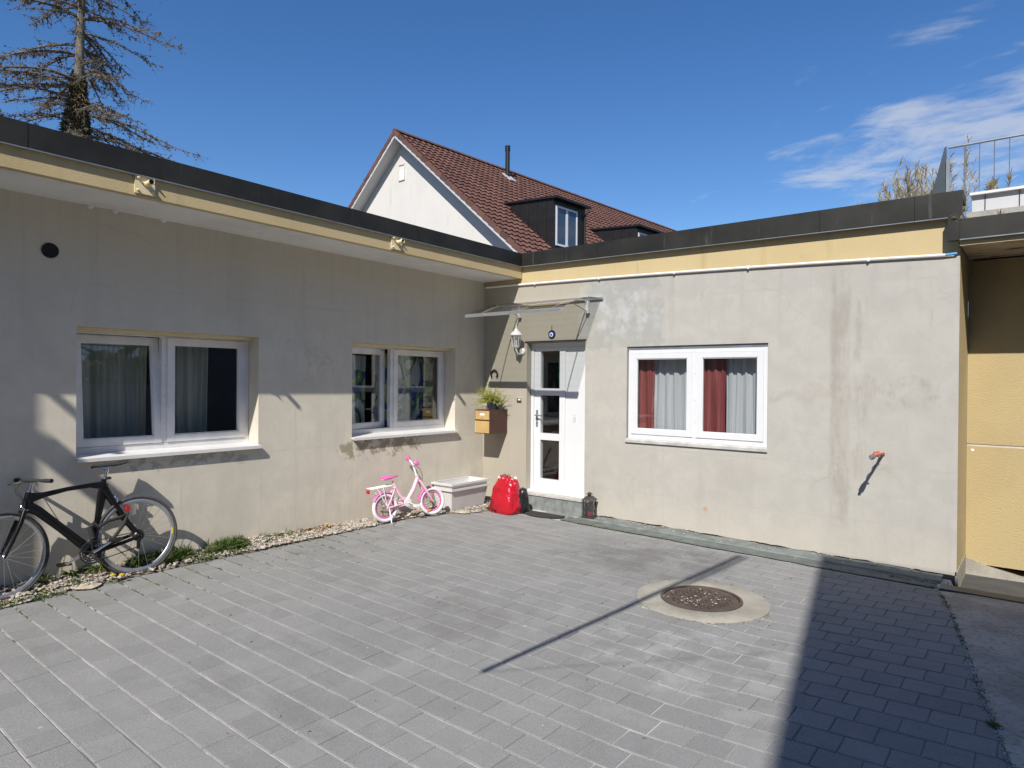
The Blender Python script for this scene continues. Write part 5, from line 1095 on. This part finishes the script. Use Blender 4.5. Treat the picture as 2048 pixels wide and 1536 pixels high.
def rosette(c, n, L_, label, flower=False, mat='weed_leaf'):
    t = thing('weed_plant', label, 'weed', c); m = MB()
    for i in range(n): a = i*2.4+rnd.uniform(-.3, .3); blade(m, V(*c)+V(math.cos(a)*.005, math.sin(a)*.005, 0), (math.cos(a), math.sin(a), rnd.uniform(.35, 1.6)), L_*rnd.uniform(.6, 1.1), L_*.20, 1.3, 4)
    m.build('leaves', mat, t)
    if flower: MB().tube([V(*c), V(*c)+V(.01, .0, .05)], .0025, 5).build('stalk', 'weed_leaf', t); MB().lathe([(.004, 0), (.018, .008), (.020, .013), (.010, .018)], V(*c)+V(.01, 0, .05), n=12).build('flower', 'petal', t)
rosette((.05, -5.16, gvz(.05, -5.16)), 22, .13, 'leafy dandelion clump under the pedals of the black bicycle'); rosette((.05, -3.78, gvz(.05, -3.78)), 26, .15, 'tall leafy weed clump at the right end of the grass'); rosette((.03, -4.98, gvz(.03, -4.98)), 20, .12, 'leafy weed clump between pedals and rear wheel'); rosette((.06, -3.32, gvz(.06, -3.32)), 14, .10, 'upright leafy weed alone at the wall foot beyond the grass')
rosette((.31, -4.95, .006), 8, .05, 'flowering dandelion near the paving below the rear wheel', True); rosette((.34, -4.89, .004), 7, .05, 'second dandelion with its bloom beside the first', True); rosette((.10, -2.72, gvz(.1, -2.72)), 6, .04, 'tiny yellow flower by the brown leaves on the gravel', True); rosette((.58, -.55, .004), 16, .11, 'leafy weed between planter and red bag'); rosette((.20, -5.42, .02), 24, .12, 'low leafy weed under the front wheel of the black bicycle'); rosette((.24, -3.45, .012), 12, .07, 'small weed between gravel and paving past the grass')
dl = MB()
for i in range(70): y = rnd.gauss(-2.75, .16); x = abs(rnd.gauss(.05, .03))+.012; blade(dl, (x, y, gvz(x, y)+.012), (rnd.uniform(-1, 1), rnd.uniform(-1, 1), .25), rnd.uniform(.02, .045), .022, .5, 2)
tag(dl.build('dry_leaves', 'dry_leaf', kind='stuff'), 'drift of brown dry leaves on the gravel at the left wall', 'leaves')
jw = MB()
for i in range(760):
    if rnd.random() < .72:
        x = .27+abs(rnd.gauss(0, .34)); y0 = rnd.uniform(-6.6, -2.2); k = round((y0+.53)/PW); y = -.53+PW*k
    elif rnd.random() < .5: a = rnd.uniform(0, 6.283); x, y = 4.13+.522*math.cos(a), -2.05+.522*math.sin(a)
    else: y = rnd.uniform(-4.8, -.5); x = PAD(y)-.004; 
    if not(.26 < x < 6.2): continue
    for k in range(rnd.randint(4, 12)): blade(jw, (x+rnd.uniform(-.025, .025), y+rnd.uniform(-.004, .004), gz(x, y)-.004), (rnd.uniform(-1, 1), rnd.uniform(-1, 1), .8), rnd.uniform(.008, .024), .006, 1, 2)
for (x, y, n_, r_) in ((1.99, -.44, 50, .05), (2.12, -.435, 60, .06), (2.40, -.45, 60, .10), (4.72, -.44, 14, .03), (5.20, -.30, 40, .06), (5.42, -.28, 90, .10), (5.52, -.42, 50, .05), (6.055, -3.10, 60, .012), (3.0, -.455, 10, .02), (3.4, -.46, 8, .02)):
    for k in range(n_): blade(jw, (x+rnd.gauss(0, r_), y+rnd.gauss(0, .012), gz(x, y)+.002), (rnd.uniform(-1, 1), rnd.uniform(-1, 1), 1), rnd.uniform(.012, .035), .009, 1, 2)
for i in range(700):
    y = -.45-4.6*rnd.random(); x = PAD(y)-.002+rnd.uniform(-.008, .012); blade(jw, (x, y, gz(x, y)-.004), (rnd.uniform(-1, 1), rnd.uniform(-1, 1), .6), rnd.uniform(.006, .018), .008, 1, 2)
tag(jw.build('joint_weeds', 'weed_leaf', kind='stuff'), 'tiny weeds and moss sprouting in the paving joints', 'weeds')
cp = MB()
for i in range(120):
    x = 1.95+3.5*rnd.random(); y = -.03-abs(rnd.gauss(0, .09)); z = gz(x, 0)+.008+(.035*max(0, 1+(y+.03)/.17) if y > -.2 else 0); pebble(cp, (x, y, z+.003), rnd.choice((.004, .006, .009, .014)), .35)
for i in range(130): x, y = rnd.uniform(.6, 5.2), rnd.uniform(-4.8, -.6); pebble(cp, (x, y, gz(x, y)+.002), rnd.choice((.002, .003, .0045)), .5)
for i in range(50): a, r = rnd.uniform(0, 6.28), .24*math.sqrt(rnd.random()); x, y = 4.09+r*math.cos(a), -2.05+r*math.sin(a); pebble(cp, (x, y, mz+.014), rnd.choice((.004, .006, .008)), .5)
tag(cp.build('plaster_crumbs', 'plaster_chip', kind='stuff'), 'crumbs of fallen plaster lying on the felt strip, paving and manhole', 'debris')
db = MB()
for i in range(110): x, y = rnd.uniform(.4, 5.4), rnd.uniform(-5.5, -.5); db.tube([V(x, y, gz(x, y)+.003), V(x+rnd.uniform(-.018, .018), y+rnd.uniform(-.018, .018), gz(x, y)+.004)], .0022, 4)
tag(db.build('twig_litter', 'bark', kind='stuff'), 'tiny dark twigs and seeds scattered over the paving', 'litter')

# ------------------------------------------------------------------ the rest of the yard and added light blockers, behind and beside the viewer
def block(name, label, poly, h, mat, wins):
    t = thing(name, label, 'building', (poly[0][0], poly[0][1], -.2)); MB().prism(poly, lambda a, b: (a, b, -.2), lambda a, b: (a, b, h)).build('wall', mat, t)
    for (p, q, z0, z1) in wins:
        p, q = V(*p, 0), V(*q, 0); d = (q-p).normalized(); n_ = V(-d.y, d.x, 0)
        f_ = lambda u, dd, z: p+d*u+n_*dd+V(0, 0, z); o = bars(f_, 0, (q-p).length, z0, z1, .07, .005, .05).build('window', 'white_pvc', t); MB().pbox(f_, .07, (q-p).length-.07, .006, .02, z0+.07, z1-.07).build('pane', 'pane_dark', o)
    return t
ab = block('apartment_block', 'grey apartment block behind the yard casting the shadow over the concrete pad', [(7.89, -8.06), (10.6, -22.2), (24, -22.2), (24, -8.06)], 8, 'block_render', [((9.6+3*i, -8.06), (11.0+3*i, -8.06), 1.2+2.9*k, 2.7+2.9*k) for i in range(4) for k in range(2)])
lb = block('garage_block', 'pale rendered block behind the left wing shading its far end', [(-7, -9.36), (-7, -17), (1.68, -17), (1.68, -9.36)], 6.6, 'white_render', [((-5.9+2.6*i, -9.36), (-4.6+2.6*i, -9.36), 4.0, 5.4) for i in range(3)])
MB().box(1.681, 1.955, -9.43, -9.29, 5.08, 5.22).build('beam_end', 'concrete_grey', lb); MB().box(1.681, 1.88, -9.385, -9.335, 5.60, 5.65).build('rail_end', 'grey_steel', lb)
sp_ = thing('shadow_pole', 'added unseen pole on made-up stays, throwing the line shadow on the paving', 'pole', (5.6, -6.95, 4.5)); A_, B_ = V(4.997, -7.37, 3.15), V(6.407, -6.55, 5.95)  # unseen pole placed for its shadow line; stays made up to carry it
MB().tube([A_, B_], [.018, .030], 10).build('pole', 'pole_metal', sp_, 40); MB().tube([B_, V(8.1, -8.06, 7.8)], .003, 4).build('stay', 'pole_metal', sp_); MB().tube([A_, V(8.1, -8.06, 6)], .003, 4).build('stay', 'pole_metal', sp_)
MB().tube([A_.lerp(B_, .62)+V(.07, .03, 0), B_+V(.05, .04, -.05)], .016, 6).build('side_arm', 'pole_metal', sp_)
rt = block('terrace_block', 'low flat-roofed block with a railed roof terrace across the yard', [(12, -6.5), (15.5, -6.5), (15.5, 16), (12, 16)], 3.75, 'concrete_grey', [((12, -3.4+4*i), (12, -4.8+4*i), 1.0, 2.2) for i in range(4)])
MB().box(11.94, 12.2, -6.5, 16, 3.751, 3.86).build('coping', 'dark_coping', rt); ro = MB().tube([(12.1, -6.5, 4.80), (12.1, 16, 4.80)], .02, 8).build('railing', 'grey_steel', rt); MB().tube([(12.1, -6.5, 3.98), (12.1, 16, 3.98)], .015, 6).build('lower_rail', 'grey_steel', rt)
y = -2.0
while y < 6: MB().tube([(12.1, y, 3.98), (12.1, y, 4.80)], .010, 5).build('railing_bar', 'grey_steel', ro); y += .13
def hedge(x0, x1, y0, y1, z0, z1, n, label):
    hd = thing('clipped_hedge', label, 'hedge', ((x0+x1)/2, (y0+y1)/2, z0)); hm = MB()
    for i in range(n): blade(hm, (rnd.uniform(x0, x1), rnd.uniform(y0, y1), z0+(z1-z0)*rnd.random()**.7), (rnd.uniform(-1, 1), rnd.uniform(-1, 1), rnd.uniform(-.2, 1)), .14, .09, .4, 2)
    hm.build('foliage', 'hedge_leaf', hd); MB().box(x0+.1, x1-.1, y0+.1, y1-.1, z0, z1-.12).build('inner_twigs', 'hedge_leaf', hd)
hedge(12.6, 13.6, .15, 2.6, 3.75, 4.65, 3500, 'dark clipped hedge on the roof terrace across the yard')
wd = MB()  # tree ring added to block the glow of the low sky
for i in range(260):
    a = 6.2832*i/260; rr = 52+5*mnoise.noise(V(math.cos(a)*6, math.sin(a)*6, 0)); back = -CAM.y*0+(1 if (math.cos(a) > .35 or math.sin(a) < -.2) else 0); h_ = (7.2 if not back else 13)+2.0*mnoise.noise(V(math.cos(a)*14, math.sin(a)*14, 3)); c_ = V(rr*math.cos(a), rr*math.sin(a), 0)
    for k in range(26):
        q = c_+V(rnd.uniform(-1.6, 1.6), rnd.uniform(-1.6, 1.6), -.2+h_*rnd.random()**.8); blade(wd, q, (rnd.uniform(-1, 1), rnd.uniform(-1, 1), rnd.uniform(-.3, 1)), rnd.uniform(1.2, 2.4), rnd.uniform(.9, 1.6), .4, 2)
    a2 = 6.2832*(i+1)/260; wd.add([(rr*1.03*math.cos(a), rr*1.03*math.sin(a), -.2), (53.5*math.cos(a2), 53.5*math.sin(a2), -.2), (53.5*math.cos(a2), 53.5*math.sin(a2), h_*.9), (rr*1.03*math.cos(a), rr*1.03*math.sin(a), h_*.9)], [(0, 1, 2, 3)])
tag(wd.build('sky_screen_trees', 'hedge_leaf', kind='stuff'), 'added ring of unseen trees holding back the bright low sky', 'woods')
block('sky_screen_house', 'added unseen house cutting sky light from the side of the concrete pad', [(20, -24), (30, -24), (30, -.5), (20, -.5)], 8.5, 'block_render', [((20, -2.5-3*i), (20, -3.9-3*i), 1.5+2.8*k, 3.0+2.8*k) for i in range(6) for k in range(2)])  # unseen houses added to reduce sky fill on the left wall
block('sky_screen_house', 'added unseen house cutting sky light from the end of the yard', [(19, 10), (29, 10), (29, 30), (19, 30)], 8.5, 'block_render', [((19, 13.5+3*i), (19, 12.1+3*i), 1.5+2.8*k, 3.0+2.8*k) for i in range(5) for k in range(2)])

GROUPS = {'flagpole_holder': 'flagpole holders on the yellow fascia', 'planter_box': 'stacked flower boxes', 'curtain': 'curtains behind the windows', 'weed_plant': 'weeds in the gravel strip', 'stone': 'loose stones along the left wall', 'dry_shrub': 'dry plants on the roof edges', 'sky_screen_house': 'added houses that cut the sky light'}
for o in list(COL.objects):
    k = o.name.split('.')[0]
    if o.parent is None and k in GROUPS: o['group'] = GROUPS[k]
